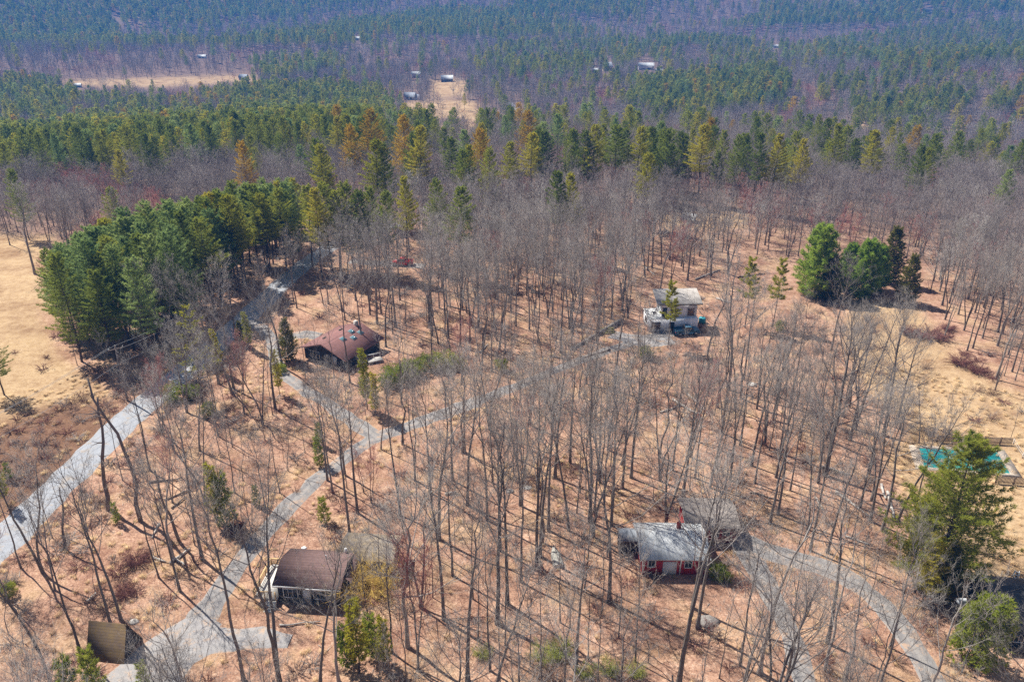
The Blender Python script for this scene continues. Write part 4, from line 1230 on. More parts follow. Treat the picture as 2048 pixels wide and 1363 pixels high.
def in_houses(x, y, pad=1.2):
    r = np.zeros(np.shape(x), bool)
    for o, a, a0, a1, b0, b1 in HOUSE_BOXES:
        dx, dy = x - o[0], y - o[1]
        u = dx * math.cos(a) + dy * math.sin(a); v = -dx * math.sin(a) + dy * math.cos(a)
        r |= (u > a0 - pad) & (u < a1 + pad) & (v > b0 - pad) & (v < b1 + pad)
    return r

def put(px, py, key, s=None, topy=None, rz=None, tall=None):
    x, y = P(px, py) if tall is None else P(px, topy, tall); z = z_at(x, y)
    if tall is not None: s = tall / BARE[key]['H']
    elif topy is not None:
        hh = next((q for q in np.arange(1, 45, .25) if proj(x, y, z + q)[1] <= topy), 20)
        s = hh / BARE[key]['H']
    TREES.append(dict(x=x, y=y, key=key, s=s or 1.0, rz=rnd.random() * 6.28 if rz is None else rz, hand=True))

HAND = [  # base pixel, type, top pixel row
 (700, 765, 'tall2', 560), (642, 778, 'sap2', 640), (668, 752, 'sap0', 612), (612, 760, 'sap2', 640), (725, 700, 'tall1', 520),
 # road side, lower left
 (131, 1102, 'snag0', 985), (215, 1023, 'snag0', 802), (285, 1043, 'snag1', 752), (222, 1250, 'tall2', 925), (243, 1240, 'tall1', 985), (160, 1300, 'tall2', 1010),
 (75, 1295, 'lean0', 1060), (42, 1135, 'tall2', 940), (18, 1205, 'tall2', 1020), (105, 1075, 'sap0', 930), (487, 1358, 'tall2', 960), (560, 1366, 'fork0', 950), (365, 1366, 'pale0', 1175),
 (530, 1013, 'tall0', 872), (502, 1060, 'sap2', 925), (318, 1154, 'sap2', 905), (460, 1047, 'sap0', 905), (390, 1090, 'sap0', 930), (345, 1005, 'red0', 870), (300, 940, 'tall2', 735),
 (350, 905, 'fork1', 735), (325, 870, 'red0', 725), (440, 905, 'sap2', 770), (410, 1010, 'fork0', 800), (470, 985, 'tall2', 830), (245, 960, 'sap2', 800),
 (560, 985, 'sap2', 810), (610, 905, 'sap0', 800), (110, 1180, 'lean0', 1000), (190, 1130, 'sap1', 1000),
 # cabin surroundings
 (700, 1074, 'tall0', 775), (715, 1025, 'tall1', 760), (785, 1305, 'tall2', 1060), (815, 1293, 'pale0', 930), (640, 1366, 'lean0', 1090), (678, 1362, 'pale0', 1120), (735, 1225, 'sap2', 1060),
 (655, 960, 'tall0', 740), (690, 950, 'tall3', 735), (728, 985, 'red0', 900), (742, 1005, 'red0', 905), (800, 1030, 'lean0', 800), (665, 985, 'tall2', 770),
 # open wood between cabin and red house
 (878, 1078, 'tall3', 770), (888, 1238, 'tall1', 900), (935, 1360, 'tall1', 1010), (946, 1197, 'sap2', 960), (1015, 1207, 'tall1', 850), (1042, 1163, 'tall2', 860), (1073, 1132, 'tall0', 800),
 (1080, 1112, 'tall1', 790), (1097, 1060, 'tall0', 745), (1179, 1043, 'tall3', 730), (1189, 1028, 'tall2', 735), (1218, 1202, 'tall3', 880), (1357, 1370, 'tall1', 920),
 (1152, 1340, 'tall1', 1030), (1237, 1275, 'sap0', 1080), (1271, 1322, 'sap2', 1060), (1121, 1244, 'sap2', 1020), (1203, 1230, 'sap0', 1040), (905, 1150, 'tall2', 880), (1000, 1100, 'tall0', 830),
 (975, 1040, 'tall1', 760), (935, 1010, 'tall3', 730), (1040, 1010, 'fork0', 730), (1075, 975, 'tall0', 725), (1110, 955, 'tall3', 690), (1140, 925, 'tall1', 680), (860, 985, 'tall0', 755),
 (830, 960, 'fork0', 740), (985, 965, 'tall2', 740), (905, 960, 'tall1', 725), (1160, 985, 'sap2', 800), (1200, 965, 'fork1', 745), (1245, 975, 'tall0', 720),
 (1010, 1290, 'sap2', 1060), (1060, 1330, 'sap0', 1150), (980, 1340, 'tall2', 1090),
 # around red house and driveway
 (1385, 1215, 'tall3', 900), (1395, 1255, 'tall1', 930), (1520, 1345, 'pale0', 1010), (1480, 1330, 'tall2', 1060),
 (1655, 1285, 'tall1', 960), (1690, 1366, 'pale0', 1120), (1650, 1340, 'pale0', 1080), (1570, 1375, 'broad0', 1150), (1780, 1295, 'tall0', 1050), (1860, 1390, 'pale0', 1180), (1620, 1100, 'tall0', 820),
 (1540, 1045, 'tall3', 790), (1556, 1028, 'tall1', 760), (1655, 1105, 'tall1', 860), (1590, 1215, 'sap2', 1010), (1590, 1120, 'sap2', 930), (1735, 1215, 'sap0', 1060), (1765, 1060, 'tall3', 800),
 (1740, 1042, 'tall1', 790), (1720, 1015, 'tall0', 780), (1636, 965, 'tall3', 720), (1650, 950, 'broad0', 640), (1742, 1000, 'fork0', 770), (1795, 1040, 'lean0', 790), (1830, 1015, 'tall2', 820),
 (1580, 980, 'tall0', 780), (1510, 965, 'tall0', 760), (1460, 960, 'fork0', 740), (1420, 975, 'fork1', 760), (1390, 955, 'tall0', 740), (1345, 940, 'tall1', 730), (1320, 960, 'fork0', 735),
 (1700, 880, 'broad0', 700), (1728, 740, 'broad0', 640), (1838, 885, 'lean0', 770), (2020, 880, 'sap0', 800), (1690, 605, 'broad0', 555), (2030, 760, 'tall0', 640), (1990, 780, 'fork0', 660),
 (1560, 905, 'tall1', 700), (1530, 890, 'fork1', 700), (1600, 880, 'tall2', 690), (1480, 890, 'tall0', 690),
 # middle wood
 (772, 693, 'tall3', 515), (865, 672, 'tall0', 500), (897, 676, 'tall1', 500), (998, 700, 'lean0', 480), (1010, 707, 'tall0', 560), (1059, 659, 'tall1', 480), (1076, 686, 'tall2', 520), (1095, 635, 'fork0', 470),
 (1105, 672, 'sap2', 530), (1143, 696, 'tall2', 540), (1162, 652, 'tall0', 480), (1193, 686, 'tall3', 520), (1223, 638, 'tall0', 450), (1244, 621, 'tall3', 430), (1276, 712, 'sap2', 540), (1320, 585, 'tall3', 430),
 (1375, 560, 'broad0', 420), (762, 898, 'lean0', 760), (925, 905, 'pale0', 690), (930, 905, 'tall0', 700), (565, 735, 'tall3', 520), (690, 640, 'tall0', 470), (740, 620, 'tall3', 450), (800, 600, 'tall0', 430),
 (830, 800, 'sap2', 690), (1020, 800, 'tall2', 660), (1060, 850, 'fork1', 690), (1180, 870, 'fork0', 720), (1215, 900, 'fork1', 735), (1110, 880, 'sap2', 740),
 (70, 548, 'broad0', 380), (105, 510, 'fork0', 370), (137, 500, 'fork1', 375), (20, 490, 'tall0', 370),
]
for q in HAND:
    put(q[0], q[1], q[2], topy=q[3])

PINES = [  # base px, key, top row
 (165, 722, 'pine4', 505), (8, 790, 'pine2', 650), (240, 742, 'pine0', 545), (300, 735, 'bluepine0', 520), (268, 700, 'bluepine1', 510), (205, 690, 'bluepine0', 470), (130, 660, 'pine4', 500), (335, 690, 'bluepine0', 470),
 (405, 812, 'thinpine0', 605), (578, 722, 'cedar0', 640), (560, 790, 'youngpine0', 700), (735, 818, 'youngpine0', 700), (752, 835, 'youngpine0', 745), (1490, 655, 'thinyoung0', 520), (1545, 655, 'thinyoung0', 522), (1336, 696, 'thinyoung0', 568),
 (1628, 590, 'bushpine0', 470), (1655, 600, 'cedar0', 515), (1722, 592, 'bushpine0', 495), (1690, 580, 'bushpine0', 500), (1775, 565, 'cedar0', 460), (1810, 606, 'cedar0', 515), (1745, 580, 'bushpine0', 505),
 (1866, 1165, 'bigpine0', 882), (1820, 1150, 'yelbig0', 1000), (1846, 1205, 'yelbig0', 1075), (1945, 1330, 'arbor0', 1200), (1880, 1200, 'cedar0', 1090), (200, 1400, 'youngpine1', 1308), (150, 1410, 'youngpine1', 1330), (300, 1400, 'youngpine1', 1335),
 (15, 1010, 'youngpine0', 920), (440, 1050, 'youngpine0', 925), (455, 1052, 'youngpine1', 960), (650, 1045, 'youngpine1', 1000), (720, 1345, 'youngpine0', 1205), (772, 1340, 'youngpine0', 1230), (745, 1310, 'youngpine1', 1240), (695, 1330, 'youngpine1', 1260),
 (640, 890, 'youngpine1', 850), (515, 1010, 'youngpine1', 975), (235, 1045, 'youngpine1', 1010), (20, 960, 'youngpine1', 930), (500, 700, 'youngpine0', 625), (485, 690, 'cedar0', 645), (440, 745, 'youngpine0', 660), (640, 930, 'youngpine1', 880),
 (1915, 478, 'youngpine1', 440),
 # row beyond the wood
 (765, 345, 'pine2', 287), (752, 345, 'yelpine0', 290), (483, 365, 'orgpine0', 296), (630, 345, 'pine3', 278), (640, 350, 'yelpine1', 290), (806, 315, 'orgpine0', 246), (1078, 340, 'pine2', 256), (1090, 345, 'pine0', 262), (1148, 345, 'pine1', 258), (1172, 350, 'pine2', 262), (1188, 345, 'yelpine0', 258),
 (1212, 350, 'pine0', 248), (1235, 350, 'pine3', 252), (1252, 345, 'pine2', 256), (1280, 345, 'yelpine0', 262), (1302, 345, 'pine0', 256), (1340, 360, 'pine4', 256), (1360, 358, 'pine4', 262), (1372, 352, 'pine2', 268), (1410, 330, 'yelpine0', 258), (1430, 335, 'pine2', 252), (1452, 332, 'pine0', 262),
 (1480, 345, 'pine2', 270), (1497, 340, 'pine0', 268), (1522, 340, 'pine1', 266), (1592, 362, 'pine4', 262), (1556, 348, 'yelpine0', 276), (1640, 305, 'pine2', 230), (1655, 310, 'pine0', 238), (1700, 315, 'pine4', 250), (1680, 312, 'yelpine0', 255), (1715, 290, 'pine2', 215), (1742, 320, 'pine0', 262), (1755, 318, 'yelpine0', 268), (1748, 265, 'pine2', 205),
 (940, 352, 'yelpine0', 298), (978, 362, 'pine2', 296), (905, 325, 'pine1', 275), (925, 340, 'pine3', 300), (1020, 345, 'yelpine1', 285), (1115, 440, 'pine1', 342), (1145, 430, 'yelpine0', 355), (872, 462, 'pine2', 358), (805, 470, 'yelpine0', 362), (742, 475, 'pine0', 375), (693, 470, 'pine4', 362), (645, 480, 'pine2', 366), (606, 480, 'pine0', 372),
 (918, 460, 'pine1', 375), (462, 440, 'pine2', 362), (553, 460, 'pine3', 378), (715, 482, 'pine2', 380), (770, 490, 'pine1', 385), (665, 498, 'pine0', 380), (625, 470, 'yelpine0', 385), (520, 450, 'yelpine1', 388), (1850, 330, 'pine0', 290), (1965, 320, 'pine2', 258), (2010, 310, 'yelpine0', 252), (2035, 240, 'pine0', 170), (20, 390, 'pine2', 338), 
 (1605, 330, 'yelpine0', 285), (570, 470, 'pine4', 380), (840, 300, 'yelpine0', 262), (960, 310, 'orgpine0', 270), (700, 300, 'orgpine0', 262), (740, 285, 'orgpine0', 232),
]
row = False
for q in PINES:
    row = row or q[:2] == (765, 345)
    put(q[0], q[1], q[2], topy=q[3], tall=None if not row else (rnd.uniform(20, 24) if q[3] < 335 else rnd.uniform(19, 22)))

STAND = [(115, 690), (200, 745), (290, 745), (350, 700), (420, 650), (500, 590), (560, 530), (612, 495), (640, 478), (560, 460), (450, 462), (330, 500), (220, 545), (150, 610)]
# pine masses where crowns show in the photo
MASS = [([(-80, 262), (60, 235), (180, 232), (330, 205), (500, 165), (640, 165), (765, 175), (800, 240), (760, 290), (640, 285), (560, 300), (420, 305), (300, 320), (180, 322), (-80, 335)], .72),
        ([(-80, 170), (60, 150), (170, 175), (120, 240), (-80, 270)], .55), ([(150, 180), (330, 200), (480, 185), (430, 225), (200, 235)], .3),
        ([(1205, 165), (1300, 150), (1550, 130), (1590, 165), (1560, 200), (1440, 215), (1350, 222), (1235, 200)], .96),
        ([(1590, 95), (1750, 62), (1900, 45), (2140, 28), (2140, 115), (1960, 120), (1850, 128), (1700, 120), (1620, 118)], .55),
        ([(1640, 160), (1760, 135), (1900, 130), (1970, 160), (1900, 165), (1700, 185), (1640, 190)], .35),
        ([(1700, 205), (1800, 185), (1900, 175), (1950, 185), (1930, 215), (1800, 235), (1720, 232)], .8),
        ([(950, 90), (1150, 78), (1340, 72), (1345, 118), (1200, 128), (1060, 150), (950, 130)], .45),
        ([(1040, 140), (1160, 135), (1290, 170), (1200, 210), (1100, 220), (1030, 190)], .22), ([(860, 190), (960, 185), (970, 205), (900, 225), (860, 215)], .6),
        ([(500, 115), (680, 105), (690, 130), (560, 150), (500, 150)], .7), ([(1990, 180), (2140, 150), (2140, 230), (1990, 210)], .5),
        ([(1410, 90), (1620, 85), (1600, 120), (1420, 125)], .35),
        ([(750, 225), (1110, 220), (1120, 300), (780, 310)], .12), ([(1100, 230), (1420, 240), (1420, 260), (1100, 262)], .08),
        ([(-80, 340), (2140, 340), (2140, 420), (-80, 420)], .015)]
BAREBELTS = [[(-80, 118), (500, 118), (700, 128), (960, 100), (960, 135), (500, 160), (-80, 150)], [(680, 62), (1000, 72), (1340, 60), (1600, 68), (1330, 74), (960, 88)], [(1240, 56), (1700, 45), (2000, 38), (1600, 90)], [(1330, 205), (1640, 190), (1700, 240), (1640, 262), (1330, 255)],
             [(780, 115), (900, 100), (950, 130), (820, 145)]]

def pine_prob(px, py, x, y):
    p = np.full(px.shape, .06)
    nz = np.sin(x / 120 + 2.1 * np.sin(y / 190)) + np.sin(y / 150 + 1.7 * np.sin(x / 110)) + .5 * np.sin((x + y) / 47)
    far = py < 85
    p = np.where(far, np.where(nz > -.55, .88, .14), p)
    for b in BAREBELTS:
        p = np.where(inpoly(px, py, b), .05, p)
    for poly, q in MASS:
        m = inpoly(px, py, poly)
        p = np.where(m, np.where(nz > -1.2, q, q * .45), p)
    return p

def band(d0, d1, sp, amax=44):
    n = int(d1 / sp * 2) + 2
    gx, gy = np.meshgrid(np.arange(-n, n) * sp * .5 * 2, np.arange(0, n) * sp)
    x = (gx + rnd.uniform(-.48, .48, gx.shape) * sp).ravel(); y = (gy + rnd.uniform(-.48, .48, gy.shape) * sp).ravel()
    d = np.hypot(x, y); a = np.degrees(np.arctan2(np.abs(x), y))
    k = (d >= d0) & (d < d1) & (a < amax)
    return x[k], y[k], d[k]

def blocked(x, y, hgt):
    """True where the photo shows open ground or a building that this tree would stand on or hide"""
    z = hz(x, y); px, py = proj(x, y, z); r = np.zeros(x.shape, bool)
    for p in (FIELD_L, MEADOW_R, YARD_R, BRUSH_L): r |= inpoly(px, py, p)
    d = np.hypot(x, y)
    for f in (0, .35, .7, .95):
        qx, qy = proj(x, y, z + hgt * f)
        for p in FAR_FIELDS:
            r |= inpoly(qx, qy, p) & (rnd.random(x.shape) < (.86 if p[0][0] < 200 else .5))
        for hx, hy, wd in FAR_H:
            sz = wd * .62
            r |= (np.abs(qx - hx) < sz + 1) & (qy > hy - sz * .7 - 2) & (qy < hy + 2) & (rnd.random(x.shape) < .85)
    return r

HX = np.array([t['x'] for t in TREES]); HY = np.array([t['y'] for t in TREES])
def too_close(x, y, dist):
    return np.array([np.min(np.hypot(HX - a, HY - b)) < dist for a, b in zip(x, y)]) if len(x) else np.zeros(0, bool)

NEARWIN = [([(1462, 510), (1575, 510), (1575, 610), (1462, 610)], .9), ([(1955, 1140), (2060, 1140), (2060, 1363), (1955, 1363)], .95), ([(1850, 960), (2060, 960), (2060, 1150), (1900, 1130)], .93), ([(1590, 455), (1850, 450), (1860, 640), (1590, 640)], .9), ([(1230, 1000), (1520, 1000), (1520, 1175), (1230, 1175)], .93), ([(495, 1065), (815, 1065), (815, 1230), (495, 1230)], .85), ([(1262, 565), (1420, 565), (1420, 690), (1262, 690)], .95),
           ([(590, 640), (770, 640), (770, 750), (590, 750)], .85), ([(785, 505), (850, 505), (850, 548), (785, 548)], .97), ([(160, 1240), (270, 1240), (270, 1345), (160, 1345)], .9), ([(1840, 880), (2048, 880), (2048, 965), (1840, 965)], .96),
           ([(190, 680), (320, 680), (320, 850), (190, 850)], .9), ([(0, 900), (250, 900), (250, 1160), (0, 1160)], .6), ([(560, 940), (700, 940), (700, 1060), (480, 1180), (400, 1260), (560, 1300), (280, 1363), (280, 1240), (470, 1080)], .75),
           ([(740, 840), (1030, 780), (1030, 800), (760, 880)], .45), ([(1490, 1090), (1760, 1120), (1760, 1160), (1490, 1140)], .5), ([(1085, 1070), (1140, 1070), (1140, 1140), (1085, 1140)], .9)]
def hides(x, y, hgt):
    z = hz(x, y); r = np.zeros(x.shape, bool); lot = rnd.random(x.shape)
    for f in (0, .12, .25, .4, .55, .7, .85):
        qx, qy = proj(x, y, z + hgt * f)
        for p, q in NEARWIN:
            r |= inpoly(qx, qy, p) & (lot < q)
    return r

def near_density(px, py):
    d = np.full(px.shape, .46)
    d = np.where(inpoly(px, py, [(700, 430), (1500, 430), (1480, 560), (1250, 640), (1180, 690), (780, 690), (690, 560)]), .95, d)
    d = np.where(inpoly(px, py, [(1400, 380), (2200, 380), (2200, 800), (1960, 700), (1840, 600), (1500, 560)]), .95, d)
    d = np.where(inpoly(px, py, [(1420, 560), (1600, 600), (1700, 700), (1500, 640)]), .35, d)
    d = np.where(inpoly(px, py, [(550, 760), (1030, 740), (1000, 800), (760, 870), (560, 980)]), .3, d)
    d = np.where(inpoly(px, py, [(270, 1160), (560, 1230), (740, 1220), (740, 1400), (230, 1400)]), .10, d)
    d = np.where(inpoly(px, py, [(560, 940), (700, 930), (700, 1060), (560, 1130)]), .15, d)
    d = np.where(inpoly(px, py, [(1290, 720), (1620, 700), (1720, 900), (1600, 980), (1290, 900)]), .8, d)
    return d

# near woods
x, y, d = band(46, 215, 4.8, 46)
px, py = proj(x, y, hz(x, y))
ok = (rnd.random(x.shape) < near_density(px, py)) & (road_dist(x, y) > 1.6) & ~in_houses(x, y, 1.6) & ~blocked(x, y, 18) & ~hides(x, y, 17) & ~inpoly(px, py, STAND)
x, y = x[ok], y[ok]; k = ~too_close(x, y, 2.6); x, y = x[k], y[k]
wts = [.14, .15, .13, .08, .10, .09, .05, .08, .05, .09, .04]
for a, b in zip(x, y):
    pq = proj(a, b, z_at(a, b))
    r_ = rnd.random()
    key = TALL[rnd.choice(len(TALL), p=wts)] if r_ < .90 else 'red0' if r_ < .95 else 'snag%d' % rnd.integers(2)
    if pq[1] < 620 and rnd.random() < .02: key = 'pine1'
    TREES.append(dict(x=a, y=b, key=key, s=rnd.uniform(.78, 1.08) * (1 - .2 * float(sstep(120, 205, math.hypot(a, b)))), rz=rnd.random() * 6.28, hand=False))
# the crowded wood beyond the drives
HX = np.array([t['x'] for t in TREES]); HY = np.array([t['y'] for t in TREES])
x, y, d = band(120, 215, 5.2, 46)
px, py = proj(x, y, hz(x, y))
ok = (py < 640) & (near_density(px, py) > .9) & (rnd.random(x.shape) < .75) & (road_dist(x, y) > 1.6) & ~in_houses(x, y, 1.6) & ~blocked(x, y, 15) & ~hides(x, y, 15) & ~inpoly(px, py, STAND)
x, y = x[ok], y[ok]; k = ~too_close(x, y, 1.9)
for a, b in zip(x[k], y[k]):
    TREES.append(dict(x=a, y=b, key=['fork1', 'broad1', 'tall4', 'pale0', 'broad0', 'fork0', 'red0'][rnd.integers(7)], s=rnd.uniform(.6, .85), rz=rnd.random() * 6.28, hand=False))
# thin young stems between them
HX = np.array([t['x'] for t in TREES]); HY = np.array([t['y'] for t in TREES])
x, y, d = band(46, 160, 5.2, 43)
px, py = proj(x, y, hz(x, y))
ok = (rnd.random(x.shape) < np.minimum(1, near_density(px, py) * 1.5)) & (road_dist(x, y) > 1.2) & ~in_houses(x, y, 1) & ~blocked(x, y, 10) & ~hides(x, y, 10) & ~inpoly(px, py, STAND)
x, y = x[ok], y[ok]; k = ~too_close(x, y, 1.3)
for a, b in zip(x[k], y[k]):
    TREES.append(dict(x=a, y=b, key=SAP[rnd.integers(3)], s=rnd.uniform(.6, 1.1), rz=rnd.random() * 6.28, hand=False))
# pine stand by the road
HX = np.array([t['x'] for t in TREES if 'pine' in t['key']]); HY = np.array([t['y'] for t in TREES if 'pine' in t['key']])
x, y, d = band(90, 230, 4.6, 46)
px, py = proj(x, y, hz(x, y))
ok = inpoly(px, py, STAND) & (road_dist(x, y) > 1.5); x, y = x[ok], y[ok]; k = ~too_close(x, y, 3)
for a, b in zip(x[k], y[k]):
    zz_ = z_at(a, b); ss_ = rnd.uniform(.9, 1.12)
    while ss_ > .5:      # keep the skyline of the stand where the photo has it
        tx, ty = proj(a, b, zz_ + 21 * ss_)
        if ty >= np.interp(tx, [20, 60, 110, 200, 330, 490, 620, 760, 860], [590, 545, 505, 446, 418, 370, 360, 352, 356]): break
        ss_ -= .05
    if ss_ <= .5: continue
    TREES.append(dict(x=a, y=b, key=['bluepine0', 'bluepine1', 'pine1', 'pine3', 'bluepine0', 'yelpine0', 'pine0'][rnd.integers(7)], s=ss_, rz=rnd.random() * 6.28, hand=False))
# far woods
for d0, d1, sp, sc_ in ((215, 480, 5.0, .84), (480, 1000, 6.4, .88), (1000, 2700, 10.5, 1.0)):
    x, y, d = band(d0, d1, sp, 41)
    s = sc_ * rnd.uniform(.72, 1.1, x.shape)
    px, py = proj(x, y, hz(x, y) + 13 * s)
    isp = rnd.random(x.shape) < pine_prob(px, py, x, y)
    fx_ = (proj(x, y, hz(x, y))[1] > 430) & inpoly(*proj(x, y, hz(x, y)), STAND)
    ok = ~blocked(x, y, 16 * s) & (road_dist(x, y) > 2.5) & ~fx_ & ~in_houses(x, y, 2)
    nzz = np.sin(x / 29 + 1.3 * np.sin(y / 41))
    for a, b, ss, pi, q, o_, nn_ in zip(x, y, s, isp, py, ok, nzz):
        if not o_: continue
        r_ = rnd.random()
        if pi:
            key = 'pine%d' % rnd.integers(5) if r_ < .62 else 'bluepine%d' % rnd.integers(2) if r_ < .80 else 'yelpine%d' % rnd.integers(2) if r_ < .97 else 'orgpine0'
            if q > 160 and q < 330 and r_ > .74: key = 'yelpine0' if r_ < .96 else 'orgpine0'
        else:
            key = TALL[rnd.choice(len(TALL), p=wts)] if r_ < .93 else 'red0'
            if nn_ > .93: key = 'red0'
            if r_ < .3 and b < 480: key = 'broad0'
        TREES.append(dict(x=a, y=b, key=key, s=ss * ((1.12 if b < 480 else .98) if pi else .8), rz=rnd.random() * 6.28, hand=False))
# ------------------------------------------------------------------ which trees stand as things of their own
def family(k):
    if k.startswith('sap'): return 'young_tree'
    if k in ('cedar0', 'bushpine0', 'laurel0', 'arbor0'): return 'evergreen'
    if 'pine' in k: return 'pine_tree'
    return 'bare_tree'
for t in TREES:
    t['z'] = z_at(t['x'], t['y']); t['d'] = math.hypot(t['x'], t['y'])
    H_ = BARE[t['key']]['H'] * t['s']; vis = 0
    for f in (.15, .35, .55, .75, .95):
        a, b = proj(t['x'], t['y'], t['z'] + H_ * f)
        if -10 < a < 2058 and 0 < b < 1380: vis += 1
    t['vis'] = vis; t['big'] = H_ / t['d'] * (vis / 5) ** .5
    t['fam'] = family(t['key'])
CAP = {'bare_tree': 296, 'young_tree': 290, 'pine_tree': 296, 'evergreen': 99}
single, rest = [], []
for fam in CAP:
    q = sorted([t for t in TREES if t['fam'] == fam], key=lambda t: -(t['big'] + (.05 if t['hand'] else 0)) if t['vis'] else 9)
    n = 0
    for t in q:
        if n < CAP[fam] and t['vis'] >= 1: single.append(t); n += 1
        else: rest.append(t)

LANDMARKS = [((610, 1190), 'the brown cabin'), ((735, 1165), "the cabin's grey wing"), ((520, 1180), 'the timber deck'), ((1345, 1140), 'the red house'), ((1440, 1095), 'the tan roofed wing'),
             ((1340, 655), 'the white house'), ((650, 725), 'the red-roofed house'), ((205, 1325), 'the mossy shed'), ((400, 1260), 'the gravel yard'), ((745, 880), 'the gravel fork'), ((590, 1000), 'the straight gravel drive'),
             ((1112, 1110), 'the upturned boat'), ((1415, 1243), 'the grey boulder'), ((1640, 1130), 'the driveway bend'), ((1570, 1230), 'the driveway fork'), ((1930, 920), 'the pool'), ((255, 801), 'the utility pole'),
             ((180, 920), 'the pale road'), ((40, 1080), 'the road near the shed'), ((806, 530), 'the red pickup'), ((1195, 672), 'the stone wall'), ((1375, 818), 'the crossed white logs'), ((1704, 1008), 'the slanting white log'),
             ((1855, 655), 'the big red shrub'), ((1700, 590), 'the rounded evergreen clump'), ((1375, 440), 'the small white house'), ((360, 1112), 'the brush pile'), ((950, 803), 'the drive past the clearing'), ((405, 812), 'the sparse yellow pine'),
             ((1895, 1150), 'the big pine'), ((1965, 1330), 'the big round evergreen'), ((950, 985), 'the pale rocks among trunks'), ((30, 620), 'the straw field'), ((1920, 470), 'the lone small pine'), ((560, 535), 'the road through the pines'),
             ((1245, 345), 'the dark pine row'), ((800, 310), 'the orange pine'), ((990, 235), 'the distant straw field'), ((1700, 312), 'the tall pine group'), ((1100, 265), 'the distant road'), ((1090, 450), 'the twin pines'), ((800, 1250), 'the curved twin trunk'),
             ((1180, 1330), 'the yellow roadside scrub'), ((1380, 225), 'the dark plantation'), ((350, 260), 'the broad pine forest')]
LMW = [(np.array(P(*q)), s) for q, s in LANDMARKS]
ORD = ['', 'second', 'third', 'fourth', 'fifth', 'sixth', 'seventh', 'eighth', 'ninth', 'tenth', 'eleventh', 'twelfth', 'thirteenth', 'fourteenth', 'fifteenth', 'sixteenth', 'seventeenth', 'eighteenth', 'nineteenth', 'twentieth']
NOUN = {'bare_tree': 'bare tree', 'young_tree': 'young bare tree', 'pine_tree': 'pine', 'evergreen': 'evergreen'}
GROUP = {'bare_tree': 'bare trees of the wood', 'young_tree': 'thin young trees of the wood', 'pine_tree': 'pines of the wood and the stands', 'evergreen': 'bushy evergreens'}
buckets = {}
for t in single:
    p = np.array([t['x'], t['y']])
    if abs(t['x']) < 1 and t['hand']: pass
    ds = [np.hypot(*(p - q)) for q, _ in LMW]; i = int(np.argmin([d if d > .8 else 1e9 for d in ds]))
    v = p - LMW[i][0]; f = p / np.hypot(*p); al = v @ f; ac = v[0] * f[1] - v[1] * f[0]
    side = ('behind' if al > 0 else 'in front of') if abs(al) > abs(ac) else ('to the right of' if ac > 0 else 'to the left of')
    t['ld'] = ds[i]
    buckets.setdefault((t['fam'], BARE[t['key']]['words'], side, LMW[i][1]), []).append(t)
for (fam, words, side, lm), q in buckets.items():
    q.sort(key=lambda t: t['ld'])
    for i, t in enumerate(q):
        if len(q) == 1: t['label'] = f'{words} {NOUN[fam]} {side} {lm}'
        else: t['label'] = ('closest' if i == 0 else ORD[min(i, 19)] + ' closest') + f' {words} {NOUN[fam]} {side} {lm}'

for t in single:
    B = BARE[t['key']]
    e = empty(t['fam'], (t['x'], t['y'], t['z']), t['rz'], t['label'], {'bare_tree': 'bare tree', 'young_tree': 'young tree', 'pine_tree': 'pine tree', 'evergreen': 'evergreen'}[t['fam']], GROUP[t['fam']])
    sw_ = .2 if t['fam'] == 'pine_tree' else .09
    e.scale = (t['s'] * rnd.uniform(1 - sw_, 1 + sw_), t['s'] * rnd.uniform(1 - sw_, 1 + sw_), t['s'])
    for part in ('trunk', 'crown'):
        o = bpy.data.objects.new(part, B['t' if part == 'trunk' else 'c']); COL.objects.link(o); o.parent = e

# ------------------------------------------------------------------ the rest of the woods: one mass of leafless trees, one of pines
def joined(name, TC, tm, cm):
    T, C = TC; cm = cm if isinstance(cm, list) else [cm]
    b = MB(); b.v = T.v + C.v; b.n = T.n + C.n
    b.f = [(f, 0) for f, _ in T.f] + [(f + T.n, 1 + mi) for f, mi in C.f]
    return bpy.data.objects.new(name, b.mesh(name, [tm] + cm))

